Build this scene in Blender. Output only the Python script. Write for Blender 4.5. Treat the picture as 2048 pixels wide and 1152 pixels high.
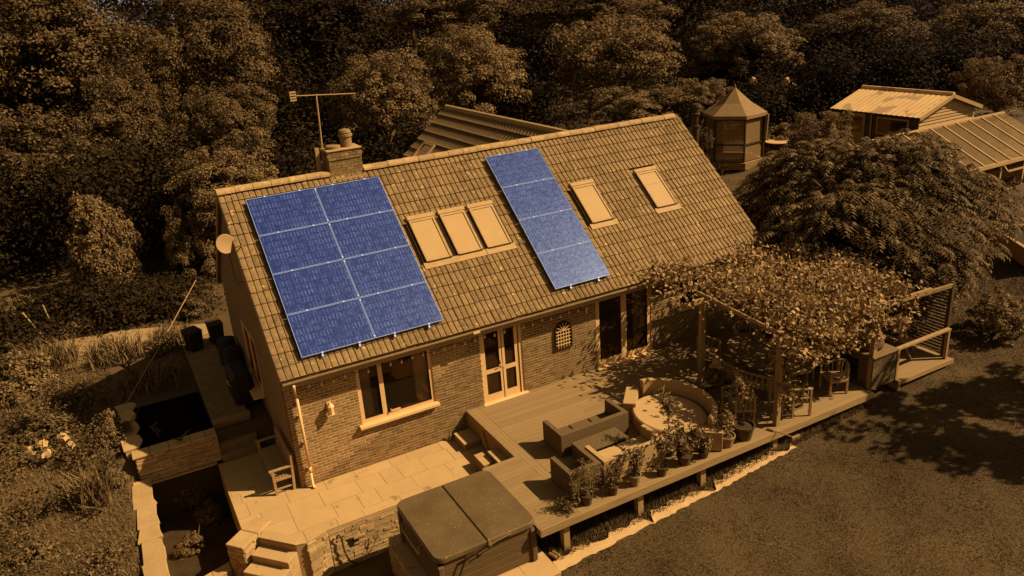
import bpy, bmesh, math, random
import numpy as np
from mathutils import Vector, Matrix, Euler

for o in list(bpy.data.objects):
    bpy.data.objects.remove(o)
SC = bpy.context.scene
COL = SC.collection
R = math.radians

# ---------------------------------------------------------------- camera
CAM_POS = Vector((-2.58451, -16.6850, 10.75782))
CAM_ROT = Euler((R(69.24256), R(3.91808), R(-28.72076)), 'XYZ')
FPX = 1575.823                      # focal length in pixels of a 2048 px wide picture
cam_d = bpy.data.cameras.new('camera')
cam_d.sensor_width = 36.0
cam_d.lens = FPX / 2048 * 36.0
cam_d.clip_start = 0.1
cam_d.clip_end = 2000
cam = bpy.data.objects.new('camera', cam_d)
cam.location = CAM_POS
cam.rotation_euler = CAM_ROT
COL.objects.link(cam)
SC.camera = cam
SC.render.resolution_x = 1024
SC.render.resolution_y = 576

# ---------------------------------------------------------------- light
SUN_ELEV = R(43)
SUN_H = Vector((0.863, -0.506, 0)).normalized()     # horizontal direction towards the sun
TO_SUN = Vector((SUN_H.x * math.cos(SUN_ELEV), SUN_H.y * math.cos(SUN_ELEV), math.sin(SUN_ELEV)))
sun_d = bpy.data.lights.new('sun', 'SUN')
sun_d.energy = 5.0
sun_d.angle = R(0.53)
sun_d.color = (1.0, 0.985, 0.96)
sun = bpy.data.objects.new('sun', sun_d)
sun.location = (20, -20, 30)
sun.rotation_euler = (-TO_SUN).to_track_quat('-Z', 'Y').to_euler()
COL.objects.link(sun)

world = bpy.data.worlds.new('World')
SC.world = world
world.use_nodes = True
nt = world.node_tree
nt.nodes.clear()
sky = nt.nodes.new('ShaderNodeTexSky')
sky.sky_type = 'NISHITA'
sky.sun_disc = False
sky.sun_elevation = SUN_ELEV
sky.sun_rotation = math.atan2(SUN_H.x, SUN_H.y)
bw = nt.nodes.new('ShaderNodeRGBToBW')              # the photograph is toned: its sky light carries no blue
bg = nt.nodes.new('ShaderNodeBackground')
bg.inputs['Strength'].default_value = 0.06
wo = nt.nodes.new('ShaderNodeOutputWorld')
nt.links.new(sky.outputs[0], bw.inputs[0])
nt.links.new(bw.outputs[0], bg.inputs['Color'])
nt.links.new(bg.outputs[0], wo.inputs[0])

SC.view_settings.view_transform = 'Standard'
SC.view_settings.look = 'None'
SC.view_settings.gamma = 1.0
SC.view_settings.use_curve_mapping = False
SC.view_settings.exposure = 0.45
SC.render.engine = 'CYCLES'
SC.cycles.max_bounces = 6
SC.cycles.diffuse_bounces = 1
SC.cycles.transparent_max_bounces = 12

# ---------------------------------------------------------------- pixel helpers (2048 x 1152)
CM = CAM_ROT.to_matrix()
def ray(px, py):
    return CM @ Vector(((px - 1024) / FPX, (576 - py) / FPX, -1.0))
def atz(px, py, z):
    d = ray(px, py); return CAM_POS + d * ((z - CAM_POS.z) / d.z)
def aty(px, py, y):
    d = ray(px, py); return CAM_POS + d * ((y - CAM_POS.y) / d.y)
def atx(px, py, x):
    d = ray(px, py); return CAM_POS + d * ((x - CAM_POS.x) / d.x)
def atd(px, py, depth):
    return CAM_POS + ray(px, py) * depth
def view(p):
    d = CM.transposed() @ (Vector(p) - CAM_POS)
    return (1024 + FPX * d.x / -d.z, 576 - FPX * d.y / -d.z, -d.z)

# ---------------------------------------------------------------- materials
TONE = (1.0, 0.495, 0.135)          # the brown toning every surface but the solar panels shows
MATS = {}
def tone(a):
    return (a * TONE[0], a * TONE[1], a * TONE[2], 1.0)

def mat(name, lo, hi, scale=6.0, rough=0.85, detail=5.0, stretch=(1, 1, 1), bump=0.0, bscale=None,
        spec=0.15, coord='Object', rnd=0.0, island=0.0, rgb=None, spots=0.0, spot_scale=9.0, spot_a=0.6, transl=0.0):
    """two-tone noise material; lo/hi are albedos, rnd = per-object variation, island = per-mesh-island variation"""
    if name in MATS:
        return MATS[name]
    m = bpy.data.materials.new(name); m.use_nodes = True
    n = m.node_tree.nodes; l = m.node_tree.links
    p = n['Principled BSDF']
    p.inputs['Roughness'].default_value = rough
    p.inputs['Specular IOR Level'].default_value = spec
    if rgb is None:
        p.inputs['Specular Tint'].default_value = (1.0, 0.55, 0.2, 1)
    tc = n.new('ShaderNodeTexCoord')
    if coord == 'World':
        g = n.new('ShaderNodeNewGeometry'); src = g.outputs['Position']
    else:
        src = tc.outputs[coord]
    mp = n.new('ShaderNodeMapping'); mp.inputs['Scale'].default_value = stretch
    l.new(src, mp.inputs['Vector'])
    nz = n.new('ShaderNodeTexNoise'); nz.inputs['Scale'].default_value = scale
    nz.inputs['Detail'].default_value = detail; nz.inputs['Roughness'].default_value = 0.62
    l.new(mp.outputs[0], nz.inputs['Vector'])
    rp = n.new('ShaderNodeValToRGB')
    c0 = rgb[0] if rgb else tone(lo); c1 = rgb[1] if rgb else tone(hi)
    rp.color_ramp.elements[0].position = 0.3; rp.color_ramp.elements[0].color = c0
    rp.color_ramp.elements[1].position = 0.7; rp.color_ramp.elements[1].color = c1
    l.new(nz.outputs['Fac'], rp.inputs[0])
    out = rp.outputs[0]
    def vary(fac_socket, amount, out):
        mr = n.new('ShaderNodeMapRange')
        mr.inputs['To Min'].default_value = 1 - amount; mr.inputs['To Max'].default_value = 1 + amount
        l.new(fac_socket, mr.inputs['Value'])
        mx = n.new('ShaderNodeMix'); mx.data_type = 'RGBA'; mx.blend_type = 'MULTIPLY'
        mx.inputs['Factor'].default_value = 1
        l.new(out, mx.inputs['A']); l.new(mr.outputs[0], mx.inputs['B'])
        return mx.outputs['Result']
    if rnd:
        oi = n.new('ShaderNodeObjectInfo'); out = vary(oi.outputs['Random'], rnd, out)
    if island:
        gi = n.new('ShaderNodeNewGeometry'); out = vary(gi.outputs['Random Per Island'], island, out)
    if spots:
        ns = n.new('ShaderNodeTexNoise'); ns.inputs['Scale'].default_value = spot_scale
        ns.inputs['Detail'].default_value = 3
        l.new(mp.outputs[0], ns.inputs['Vector'])
        sr = n.new('ShaderNodeMapRange'); sr.inputs['From Min'].default_value = 0.66 - 0.1 * spots
        sr.inputs['From Max'].default_value = 0.70 - 0.1 * spots
        l.new(ns.outputs['Fac'], sr.inputs['Value'])
        mx = n.new('ShaderNodeMix'); mx.data_type = 'RGBA'
        l.new(sr.outputs[0], mx.inputs['Factor']); l.new(out, mx.inputs['A'])
        mx.inputs['B'].default_value = tone(spot_a); out = mx.outputs['Result']
    l.new(out, p.inputs['Base Color'])
    if bump:
        nb = n.new('ShaderNodeTexNoise'); nb.inputs['Scale'].default_value = bscale or scale * 3
        nb.inputs['Detail'].default_value = 6
        l.new(mp.outputs[0], nb.inputs['Vector'])
        b = n.new('ShaderNodeBump'); b.inputs['Strength'].default_value = bump
        b.inputs['Distance'].default_value = 0.02
        l.new(nb.outputs['Fac'], b.inputs['Height']); l.new(b.outputs[0], p.inputs['Normal'])
    if transl:
        tr = n.new('ShaderNodeBsdfTranslucent'); l.new(out, tr.inputs['Color'])
        ms = n.new('ShaderNodeMixShader'); ms.inputs[0].default_value = transl
        l.new(p.outputs[0], ms.inputs[1]); l.new(tr.outputs[0], ms.inputs[2])
        l.new(ms.outputs[0], n['Material Output'].inputs['Surface'])
    MATS[name] = m
    return m

def glass_mat(name, dark=0.02, refl=1.0, see=0.9, rough=0.02, a=0.3):
    if name in MATS:
        return MATS[name]
    m = bpy.data.materials.new(name); m.use_nodes = True
    n = m.node_tree.nodes; l = m.node_tree.links
    n.remove(n['Principled BSDF'])
    tr = n.new('ShaderNodeBsdfTransparent'); tr.inputs['Color'].default_value = (see, see, see, 1)
    df = n.new('ShaderNodeBsdfDiffuse'); df.inputs['Color'].default_value = tone(a)
    gl = n.new('ShaderNodeBsdfGlossy'); gl.inputs['Roughness'].default_value = rough
    gl.inputs['Color'].default_value = (refl, refl * 0.55, refl * 0.2, 1)
    fr = n.new('ShaderNodeFresnel'); fr.inputs['IOR'].default_value = 1.45
    m1 = n.new('ShaderNodeMixShader'); m1.inputs[0].default_value = dark
    l.new(tr.outputs[0], m1.inputs[1]); l.new(df.outputs[0], m1.inputs[2])
    m2 = n.new('ShaderNodeMixShader'); l.new(fr.outputs[0], m2.inputs[0])
    l.new(m1.outputs[0], m2.inputs[1]); l.new(gl.outputs[0], m2.inputs[2])
    l.new(m2.outputs[0], n['Material Output'].inputs['Surface'])
    MATS[name] = m
    return m

# surfaces
M_white = mat('white_upvc', 0.66, 0.74, 3, rough=0.5, spec=0.3)
M_blind = mat('pale_blind', 0.40, 0.43, 2, rough=0.6)
M_pale_metal = mat('pale_flashing', 0.34, 0.44, 5, rough=0.6)
M_gasket = mat('dark_gasket', 0.03, 0.05, 5)
M_black = mat('black_plastic', 0.015, 0.03, 8, rough=0.6)
M_iron = mat('dark_iron', 0.03, 0.06, 12, rough=0.6)
M_alu = mat('aluminium', 0, 0, 5, rough=0.35, spec=0.5, rgb=((0.34, 0.36, 0.42, 1), (0.42, 0.44, 0.5, 1)))
M_render = mat('gable_render', 0.20, 0.27, 2, rough=0.95, bump=0.4, bscale=40)
M_brickm = mat('brick', 0.165, 0.265, 5, rough=0.9, rnd=0.28, island=0.28, bump=0.3, bscale=60)
M_mortar = mat('mortar', 0.58, 0.70, 9, rough=0.95)
M_slab = mat('sandstone_slab', 0.42, 0.48, 1.6, rough=0.9, rnd=0.05, bump=0.15, bscale=18, coord='World', spots=0.05, spot_scale=2.2, spot_a=0.30)
M_joint = mat('slab_joint', 0.32, 0.39, 8, rough=0.95)
M_stone = mat('wall_stone', 0.30, 0.48, 5, rough=0.95, rnd=0.22, bump=0.6, bscale=14, coord='World')
M_coping = mat('coping_stone', 0.36, 0.46, 2.5, rough=0.9, rnd=0.12, bump=0.3, bscale=16, coord='World')
M_deck = mat('deck_board', 0.235, 0.275, 3, rough=0.7, stretch=(0.6, 9, 9), rnd=0.09, bump=0.15, bscale=30, spec=0.25, coord='World')
M_deck2 = mat('deck_fascia', 0.24, 0.36, 3, rough=0.8, stretch=(0.6, 6, 6), rnd=0.1)
M_post = mat('post_timber', 0.24, 0.36, 4, rough=0.85, stretch=(7, 7, 0.8))
M_teak = mat('weathered_teak', 0.28, 0.40, 4, rough=0.85, stretch=(3, 3, 3), rnd=0.1)
M_teakd = mat('oiled_teak', 0.16, 0.24, 4, rough=0.7, stretch=(1, 6, 1), rnd=0.12)
M_rat_dark = mat('dark_rattan', 0.10, 0.16, 30, rough=0.75, stretch=(1, 1, 4), bump=0.6, bscale=120, spec=0.25)
M_rat_pale = mat('pale_rattan', 0.36, 0.50, 30, rough=0.8, stretch=(1, 1, 5), bump=0.6, bscale=110)
M_cushion = mat('pale_cushion', 0.42, 0.48, 5, rough=0.95)
M_tubc = mat('tub_cover', 0.09, 0.145, 1.1, rough=0.55, spec=0.35, bump=0.08, bscale=40, spots=0.03, spot_scale=26, spot_a=0.33)
M_tub = mat('tub_panel', 0.085, 0.12, 3, rough=0.65, stretch=(1, 8, 8), rnd=0.1)
M_terra = mat('terracotta', 0.20, 0.28, 8, rough=0.8)
M_potd = mat('dark_pot', 0.05, 0.09, 8, rough=0.45, spec=0.4)
M_soil = mat('soil', 0.03, 0.07, 20, rough=1)
M_bark = mat('bark', 0.06, 0.13, 9, rough=0.95, stretch=(3, 3, 0.6), bump=0.6)
M_curtain = mat('curtain', 0.50, 0.62, 3, rough=0.95, stretch=(14, 14, 0.3))
M_dark_room = mat('room', 0.30, 0.40, 2, rough=0.95)
M_canvas = mat('gazebo_canvas', 0.19, 0.25, 3, rough=0.9, island=0.12)
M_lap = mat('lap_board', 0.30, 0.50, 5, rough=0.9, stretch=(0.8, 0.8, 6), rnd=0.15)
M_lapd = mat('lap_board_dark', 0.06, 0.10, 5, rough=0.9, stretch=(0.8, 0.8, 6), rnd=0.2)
M_tin = mat('corrugated_sheet', 0.62, 0.74, 1.2, rough=0.55, spec=0.4, spots=0.9, spot_scale=1.3, spot_a=0.42)
M_ghw = mat('greenhouse_white', 0.38, 0.46, 4, rough=0.6)
M_dish = mat('dish_enamel', 0.30, 0.34, 3, rough=0.5, spec=0.3)
M_slat = mat('screen_slat', 0.06, 0.11, 4, rough=0.85, stretch=(1, 1, 6), rnd=0.12)  # dark tone stands in for the unlit side of the slats
M_gravel = mat('gravel', 0.26, 0.42, 40, rough=0.95, bump=0.7, bscale=60, coord='World')
M_strip = mat('concrete_strip', 0.48, 0.58, 6, rough=0.95, bump=0.5, bscale=50, coord='World')
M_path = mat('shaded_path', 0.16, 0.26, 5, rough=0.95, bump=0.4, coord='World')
M_glass = glass_mat('window_glass', dark=0.05, refl=0.8, see=0.85)
M_ghglass = glass_mat('greenhouse_glass', dark=0.24, refl=0.8, see=0.85, rough=0.12, a=0.45)
M_mesh = glass_mat('gazebo_mesh', dark=0.38, refl=0.05, see=0.85, rough=0.6, a=0.5)
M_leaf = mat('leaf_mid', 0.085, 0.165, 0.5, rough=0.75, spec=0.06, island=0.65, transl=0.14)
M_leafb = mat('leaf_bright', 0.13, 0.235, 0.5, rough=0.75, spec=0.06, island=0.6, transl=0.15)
M_leafd = mat('leaf_dark', 0.015, 0.042, 0.5, rough=0.75, spec=0.06, island=0.6, transl=0.18)  # near-black leaves put the shade between the trees into the colour
M_vine = mat('vine_leaf', 0.21, 0.37, 1.5, rough=0.75, spec=0.06, island=0.5, transl=0.16)
M_flower = mat('pale_petal', 0.40, 0.50, 4, rough=0.8, island=0.1)
M_dry = mat('dry_grass', 0.11, 0.2, 3, rough=0.9, island=0.4)
M_blade = mat('lawn_blade', 0.09, 0.165, 0.35, rough=0.8, island=0.35, coord='World', transl=0.2)

# ---------------------------------------------------------------- mesh builder
class MB:
    def __init__(s):
        s.v = []; s.f = []; s.m = []
    def add(s, vs, fs, mi=0):
        o = len(s.v); s.v += [tuple(x) for x in vs]
        s.f += [tuple(i + o for i in f) for f in fs]; s.m += [mi] * len(fs)
        return s
    def box(s, x0, x1, y0, y1, z0, z1, mi=0):
        return s.add([(x0, y0, z0), (x1, y0, z0), (x1, y1, z0), (x0, y1, z0), (x0, y0, z1), (x1, y0, z1), (x1, y1, z1), (x0, y1, z1)],
                     [(0, 3, 2, 1), (4, 5, 6, 7), (0, 1, 5, 4), (1, 2, 6, 5), (2, 3, 7, 6), (3, 0, 4, 7)], mi)
    def beam(s, a, b, w, h, up=(0, 0, 1), mi=0):
        """box section w x h from a to b"""
        a = Vector(a); b = Vector(b); d = (b - a).normalized(); u = Vector(up)
        sx = d.cross(u)
        if sx.length < 1e-4: sx = d.cross(Vector((0, 1, 0)))
        sx.normalize(); u = sx.cross(d)
        vs = []
        for p in (a, b):
            for i, j in ((-1, -1), (1, -1), (1, 1), (-1, 1)):
                vs.append(p + sx * (i * w / 2) + u * (j * h / 2))
        return s.add(vs, [(0, 1, 2, 3), (7, 6, 5, 4), (0, 4, 5, 1), (1, 5, 6, 2), (2, 6, 7, 3), (3, 7, 4, 0)], mi)
    def tube(s, pts, r, n=8, cap=True, mi=0):
        pts = [Vector(p) for p in pts]
        rs = r if isinstance(r, (list, tuple)) else [r] * len(pts)
        rings = []; prev = None
        for i, p in enumerate(pts):
            d = (pts[min(i + 1, len(pts) - 1)] - pts[max(i - 1, 0)]).normalized()
            if prev is None:
                q = d.cross(Vector((0.31, 0.17, 1)))
                if q.length < 1e-3: q = d.cross(Vector((1, 0, 0)))
            else:
                q = prev - d * prev.dot(d)
            q.normalize(); prev = q; w = d.cross(q)
            rings.append([p + (q * math.cos(2 * math.pi * k / n) + w * math.sin(2 * math.pi * k / n)) * rs[i] for k in range(n)])
        vs = [v for g in rings for v in g]; fs = []
        for i in range(len(rings) - 1):
            for k in range(n):
                k2 = (k + 1) % n
                fs.append((i * n + k, i * n + k2, (i + 1) * n + k2, (i + 1) * n + k))
        if cap:
            fs.append(tuple(reversed(range(n)))); fs.append(tuple((len(rings) - 1) * n + k for k in range(n)))
        return s.add(vs, fs, mi)
    def lathe(s, prof, c=(0, 0, 0), n=20, mi=0):
        vs = []; fs = []
        for r, z in prof:
            for k in range(n):
                a = 2 * math.pi * k / n
                vs.append((c[0] + r * math.cos(a), c[1] + r * math.sin(a), c[2] + z))
        for i in range(len(prof) - 1):
            for k in range(n):
                k2 = (k + 1) % n
                fs.append((i * n + k, i * n + k2, (i + 1) * n + k2, (i + 1) * n + k))
        fs.append(tuple(reversed(range(n)))); fs.append(tuple((len(prof) - 1) * n + k for k in range(n)))
        return s.add(vs, fs, mi)
    def prism(s, poly, z0, z1, mi=0):
        n = len(poly)
        vs = [(p[0], p[1], z0) for p in poly] + [(p[0], p[1], z1) for p in poly]
        fs = [tuple(reversed(range(n))), tuple(range(n, 2 * n))] + [(i, (i + 1) % n, n + (i + 1) % n, n + i) for i in range(n)]
        return s.add(vs, fs, mi)
    def build(s, name, mats, parent=None, smooth=False, bevel=0.0, loc=None, rotz=0.0):
        me = bpy.data.meshes.new(name)
        me.from_pydata(s.v, [], s.f)
        mats = mats if isinstance(mats, (list, tuple)) else [mats]
        for m in mats: me.materials.append(m)
        if len(mats) > 1: me.polygons.foreach_set('material_index', s.m)
        if bevel:
            bm = bmesh.new(); bm.from_mesh(me)
            bmesh.ops.bevel(bm, geom=list(bm.edges), offset=bevel, segments=1, affect='EDGES', clamp_overlap=True)
            bm.to_mesh(me); bm.free()
        if smooth: me.polygons.foreach_set('use_smooth', [True] * len(me.polygons))
        me.update()
        return link(name, me, parent, loc, rotz)

def link(name, me, parent=None, loc=None, rotz=0.0, scale=None, rot=None):
    o = bpy.data.objects.new(name, me); COL.objects.link(o)
    if parent is not None: o.parent = parent
    if loc is not None: o.location = loc
    if rotz: o.rotation_euler = (0, 0, rotz)
    if rot is not None: o.rotation_euler = rot
    if scale is not None: o.scale = scale
    return o
def tag(o, label=None, cat=None, group=None, kind=None):
    if label: o['label'] = label
    if cat: o['category'] = cat
    if group: o['group'] = group
    if kind: o['kind'] = kind
    return o
def thing(name, label, cat, loc=(0, 0, 0), rotz=0.0, group=None):
    o = bpy.data.objects.new(name, None); COL.objects.link(o)
    o.empty_display_size = 0.2
    o.location = loc; o.rotation_euler = (0, 0, rotz)
    return tag(o, label, cat, group)
def struct(o): o['kind'] = 'structure'; return o
def stuff(o): o['kind'] = 'stuff'; return o
def copy_tree(o, parent=None):
    c = o.copy(); COL.objects.link(c); c.parent = parent
    for ch in list(o.children): copy_tree(ch, c)
    return c
def mesh_np(name, V, Q, m, tri=False):
    """fast mesh from numpy vertex array and quad/tri index array"""
    me = bpy.data.meshes.new(name); k = Q.shape[1]
    me.vertices.add(len(V)); me.vertices.foreach_set('co', V.astype(np.float32).ravel())
    me.loops.add(Q.size); me.loops.foreach_set('vertex_index', Q.astype(np.int32).ravel())
    me.polygons.add(len(Q)); me.polygons.foreach_set('loop_start', np.arange(0, Q.size, k, dtype=np.int32))
    me.materials.append(m); me.update(calc_edges=True)
    return me

D = 0.645                           # deck level
# ---------------------------------------------------------------- ground
def interp(x, tab):
    for (a, za), (b, zb) in zip(tab, tab[1:]):
        if x <= b: return za + (zb - za) * max(0, (x - a)) / (b - a)
    return tab[-1][1]
RT = [(3.75, -0.25), (8, -0.08), (13, 0.30), (16.6, 0.42), (18.5, 0.62), (23, 1.3), (27, 2.05), (35, 2.6), (60, 4.0), (120, 5.0)]
def sm(t): t = max(0.0, min(1.0, t)); return t * t * (3 - 2 * t)
def ground_z(x, y):
    if x >= 3.75:
        z = interp(x, RT)
        z -= 0.45 * sm((-5.45 - y) / 1.2) * sm((6.5 - x) / 2.5)
        return z
    if y > 2.6: return 0.6 + 0.02 * max(0, y - 14)
    if x > -3.4:
        z = -1.1
        if y < -5.5: z += 0.55 * sm((x - 1.0) / 2.75)
        return z
    return 0.05 + 0.12 * sm((y + 2) / 4)
def axis(lo, hi, step):
    far = [2, 5, 10, 18, 30, 50, 90, 160, 300, 600]
    return [lo - f for f in reversed(far)] + list(np.arange(lo, hi + 1e-6, step)) + [hi + f for f in far]
gx = axis(-14, 36, 0.25); gy = axis(-16, 20, 0.25)
V = np.array([(x, y, ground_z(x, y)) for y in gy for x in gx]); nx = len(gx); ny = len(gy)
idx = np.arange(nx * ny).reshape(ny, nx)
Q = np.stack([idx[:-1, :-1].ravel(), idx[:-1, 1:].ravel(), idx[1:, 1:].ravel(), idx[1:, :-1].ravel()], 1)
rs = np.random.RandomState(3)
V[:, 2] += rs.normal(0, 0.002, len(V))
M_lawn = mat('lawn_soil', 0.06, 0.12, 0.35, rough=0.95, detail=9, bump=0.6, bscale=30, coord='World')
struct(link('ground', mesh_np('ground', V, Q, M_lawn)))

# ================================================================ HOUSE
TH = R(39.887); SL = 5.4346; OV = 0.416; HE = 3.031
XL, XR = -0.11, 14.487
UP = Vector((0, math.cos(TH), math.sin(TH))); NR = Vector((0, -math.sin(TH), math.cos(TH))); P0 = Vector((0, -OV, HE))
def roof(u, s, h=0.0):              # u along the ridge, s up the slope from the eave, h off the slope
    p = P0 + UP * s + NR * h
    return Vector((u, p.y, p.z))
RIDGE = roof(0, SL); YR, ZR = RIDGE.y, RIDGE.z
HL, HD = 14.37, 2 * YR - 0.0        # length of the walls, depth
HD = 7.5
house = thing('house', 'long brick bungalow with a tiled roof carrying solar panels', 'house', (0, 0, 0))

# --- openings of the front wall (x0, x1, z0, z1)
WIN1 = (1.68, 3.61, 1.17, 2.72)
DOOR1 = (4.965, 6.185, 0.655, 2.745)
DOOR2 = (8.525, 10.435, 0.655, 2.745)
WIN2 = (11.43, 12.5, 1.70, 2.70)
OPEN = [WIN1, DOOR1, DOOR2, WIN2]
WT = 2.80
def wall_rects(x0, x1, z0, z1, holes):
    xs = sorted({x0, x1} | {h[0] for h in holes} | {h[1] for h in holes})
    out = []
    for a, b in zip(xs, xs[1:]):
        zs = [z0]
        for h in sorted(holes, key=lambda q: q[2]):
            if h[0] < b - 1e-6 and h[1] > a + 1e-6: zs += [h[2], h[3]]
        zs.append(z1)
        for i in range(0, len(zs), 2):
            if zs[i + 1] > zs[i]: out.append((a, b, zs[i], zs[i + 1]))
    return out
mb = MB()
for a, b, c, d in wall_rects(0, HL, -1.1, WT, OPEN): mb.box(a, b, 0.005, 0.25, c, d)
front = mb.build('front_wall', M_mortar, house)
front['label'] = 'sunlit brick front wall with pale mortar joints'

bricks = []
random.seed(5)
for k in range(0, 38):
    z0 = k * 0.075 + 0.007; z1 = z0 + 0.060
    if z1 > WT: break
    x = -0.1125 if k % 2 else 0.0
    while x < HL:
        a, b = max(x + 0.006, 0.0), min(x + 0.217, HL); x += 0.225
        segs = [(a, b)]
        for h in OPEN:
            if z0 < h[3] - 0.01 and z1 > h[2] + 0.01:
                ns = []
                for p, q in segs:
                    if q <= h[0] or p >= h[1]: ns.append((p, q)); continue
                    if p < h[0] - 0.045: ns.append((p, h[0] - 0.004))
                    if q > h[1] + 0.045: ns.append((h[1] + 0.004, q))
                segs = ns
        for p, q in segs:
            if q - p > 0.03: bricks.append((p, q, z0, z1))
def brick_rank(b):
    c = Vector(((b[0] + b[1]) / 2, 0, (b[2] + b[3]) / 2))
    hid = 100 if (c.x > 4.43 and c.z < D) or c.z > 2.62 else 0
    return (c - CAM_POS).length + hid
bricks.sort(key=brick_rank)
bme = {}
for p, q, z0, z1 in bricks[:300]:
    w = round(q - p, 2)
    if w not in bme:
        m = MB(); m.box(0, w, 0, 0.1, 0, 0.060); bt_ = m.build('brick', M_brickm, None, bevel=0.003); bme[w] = bt_.data; bpy.data.objects.remove(bt_)
    link('brick', bme[w], front, loc=(p, random.uniform(-0.002, 0.002), z0))
mb = MB()
for p, q, z0, z1 in bricks[300:]:
    y = random.uniform(-0.002, 0.002); mb.box(p, q, y, 0.1, z0, z1)
stuff(mb.build('brickwork', M_brickm, front))

mb = MB()
for k in range(0, 37):
    z0 = k * 0.075 + 0.007; mb.box(-.006, .004, .012 if k % 2 else .002, .10 if k % 2 else .215, z0, z0 + .060)
    mb.box(-.006, .004, .114 if k % 2 else .229, .249, z0, z0 + .060)
stuff(mb.build('corner_bricks', M_brickm, front))
# --- left gable wall (rendered, in shade), with a window
def gable(x0, x1, hole=None):
    top = lambda y: HE - 0.12 + (OV + (y if y < YR else 2 * YR - y)) * math.tan(TH)
    m = MB()
    def poly(pts):
        n = len(pts); vs = [(x0, y, z) for y, z in pts] + [(x1, y, z) for y, z in pts]
        m.add(vs, [tuple(range(n)), tuple(reversed(range(n, 2 * n)))] + [(i, n + i, n + (i + 1) % n, (i + 1) % n) for i in range(n)])
    if hole:
        a, b, c, d = hole
        poly([(.252, -1.1), (.252, c), (HD, c), (HD, -1.1)]); poly([(.252, c), (.252, d), (a, d), (a, c)]); poly([(b, c), (b, d), (HD, d), (HD, c)])
        poly([(.252, d), (.252, top(.252)), (YR, top(YR)), (HD, top(HD)), (HD, d)])
    else:
        poly([(.252, -1.1), (.252, top(.252)), (YR, top(YR)), (HD, top(HD)), (HD, -1.1)])
    return m
gable(0.0, 0.25, (3.2, 5.0, 1.12, 2.70)).build('gable_wall', M_render, house)
gable(HL - 0.25, HL).build('gable_wall', M_render, house)
mb = MB(); mb.box(0.25, HL - 0.25, HD - 0.25, HD, -1.1, 2.9); mb.build('rear_wall', M_render, house)
# a brick quoin strip on the sunny corner of the gable
mb = MB(); mb.box(0.26, HL - 0.26, 0.26, HD - 0.26, 0.35, 0.5); mb.build('floor', M_dark_room, house)
mb = MB(); mb.box(0.26, HL - 0.26, 3.2, 3.3, 0.5, 2.75); mb.box(4.3, 4.4, 0.26, 3.2, 0.5, 2.75); mb.box(7.4, 7.5, 0.26, 3.2, 0.5, 2.75)
mb.build('partition', M_dark_room, house)
mb = MB(); mb.box(0.26, HL - 0.26, 0.26, HD - 0.26, 2.76, 2.84); mb.build('ceiling', M_dark_room, house)

# --- windows and doors of the front
def framed(name, x0, x1, z0, z1, cells, w=0.06, y=0.03, depth=0.09, label=None, mats=M_white):
    """frame mesh with openings 'cells' (x0,x1,z0,z1); panes are its children"""
    m = MB()
    for a, b, c, d in wall_rects(x0, x1, z0, z1, cells): m.box(a, b, y, y + depth, c, d)
    o = m.build(name, mats, house)
    if label: o['label'] = label
    for a, b, c, d in cells:
        p = MB(); p.box(a - 0.01, b + 0.01, y + 0.04, y + 0.052, c - 0.01, d + 0.01); p.build('pane', M_glass, o)
        g = MB()
        for q in ((a, a + 0.012, c, d), (b - 0.012, b, c, d), (a + 0.012, b - 0.012, c, c + 0.012), (a + 0.012, b - 0.012, d - 0.012, d)):
            g.box(q[0], q[1], y + 0.01, y + 0.035, q[2], q[3])
        g.build('gasket', M_gasket, o)
    return o
def curtain(par, x0, x1, z0, z1, y=0.17, n=14, seed=0):
    rr = random.Random(seed); vs = []; fs = []
    for i in range(n + 1):
        t = i / n; yy = y + 0.022 * math.sin(i * 2.2 + seed) + rr.uniform(-.01, .01)
        xx = x0 + (x1 - x0) * t; vs += [(xx, yy, z0), (xx, yy + 0.01, z1)]
    for i in range(n): fs.append((2 * i, 2 * i + 2, 2 * i + 3, 2 * i + 1))
    m = MB(); m.add(vs, fs); return m.build('curtain', M_curtain, par, smooth=True)
a, b, c, d = WIN1
w1 = framed('window', a, b, c, d, [(a + .09, a + .55, c + .09, d - .07), (a + .66, b - .08, c + .07, d - .07)], label='large white-framed window beside the wall lantern')
m = MB(); m.box(a - .10, b + .06, -0.13, 0.03, c - .085, c - .003); m.build('sill', M_white, w1, bevel=0.008)
curtain(w1, a + .02, a + .38, c - .05, d, seed=1); curtain(w1, b - .42, b - .02, c - .05, d, seed=2)
m = MB(); m.box(2.45, 2.68, 0.02, 0.03, c + .08, c + .14); m.tube([(2.42, .015, c + .12), (2.42, -.02, c + .12), (2.42, -.02, c + .2)], .01, 6); m.build('window_handle', M_white, w1)
m = MB(); m.box(2.2, 4.1, 1.0, 1.9, 0.5, 0.95); m.box(2.2, 4.1, 1.7, 1.95, 0.95, 1.35); m.build('indoor_sofa', M_gasket, w1)
a, b, c, d = DOOR1; mid = (a + b) / 2
d1 = framed('double_door', a, b, c, d, [(a + .13, mid - .07, c + .92, d - .13), (a + .13, mid - .07, c + .2, c + .80), (mid + .09, b - .22, c + .92, d - .13), (mid + .09, b - .22, c + .2, c + .80)], label='white glazed double door with two panes in each leaf')
m = MB(); m.box(a - .05, b + .07, -0.12, 0.03, c - .09, c - .003); m.build('sill', M_white, d1, bevel=0.008)
m = MB(); m.box(b - .115, b - .10, 0.012, 0.03, c, d); m.box(mid + .003, mid + .012, 0.02, 0.03, c, d); m.build('gasket', M_gasket, d1)
m = MB(); m.tube([(mid - .03, .03, c + 1.0), (mid - .03, -.03, c + 1.0), (mid - .13, -.035, c + 1.0)], .011, 6); m.box(mid - .05, mid - .01, .015, .03, c + .9, c + 1.1); m.build('door_handle', M_white, d1)
m = MB()
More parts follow.
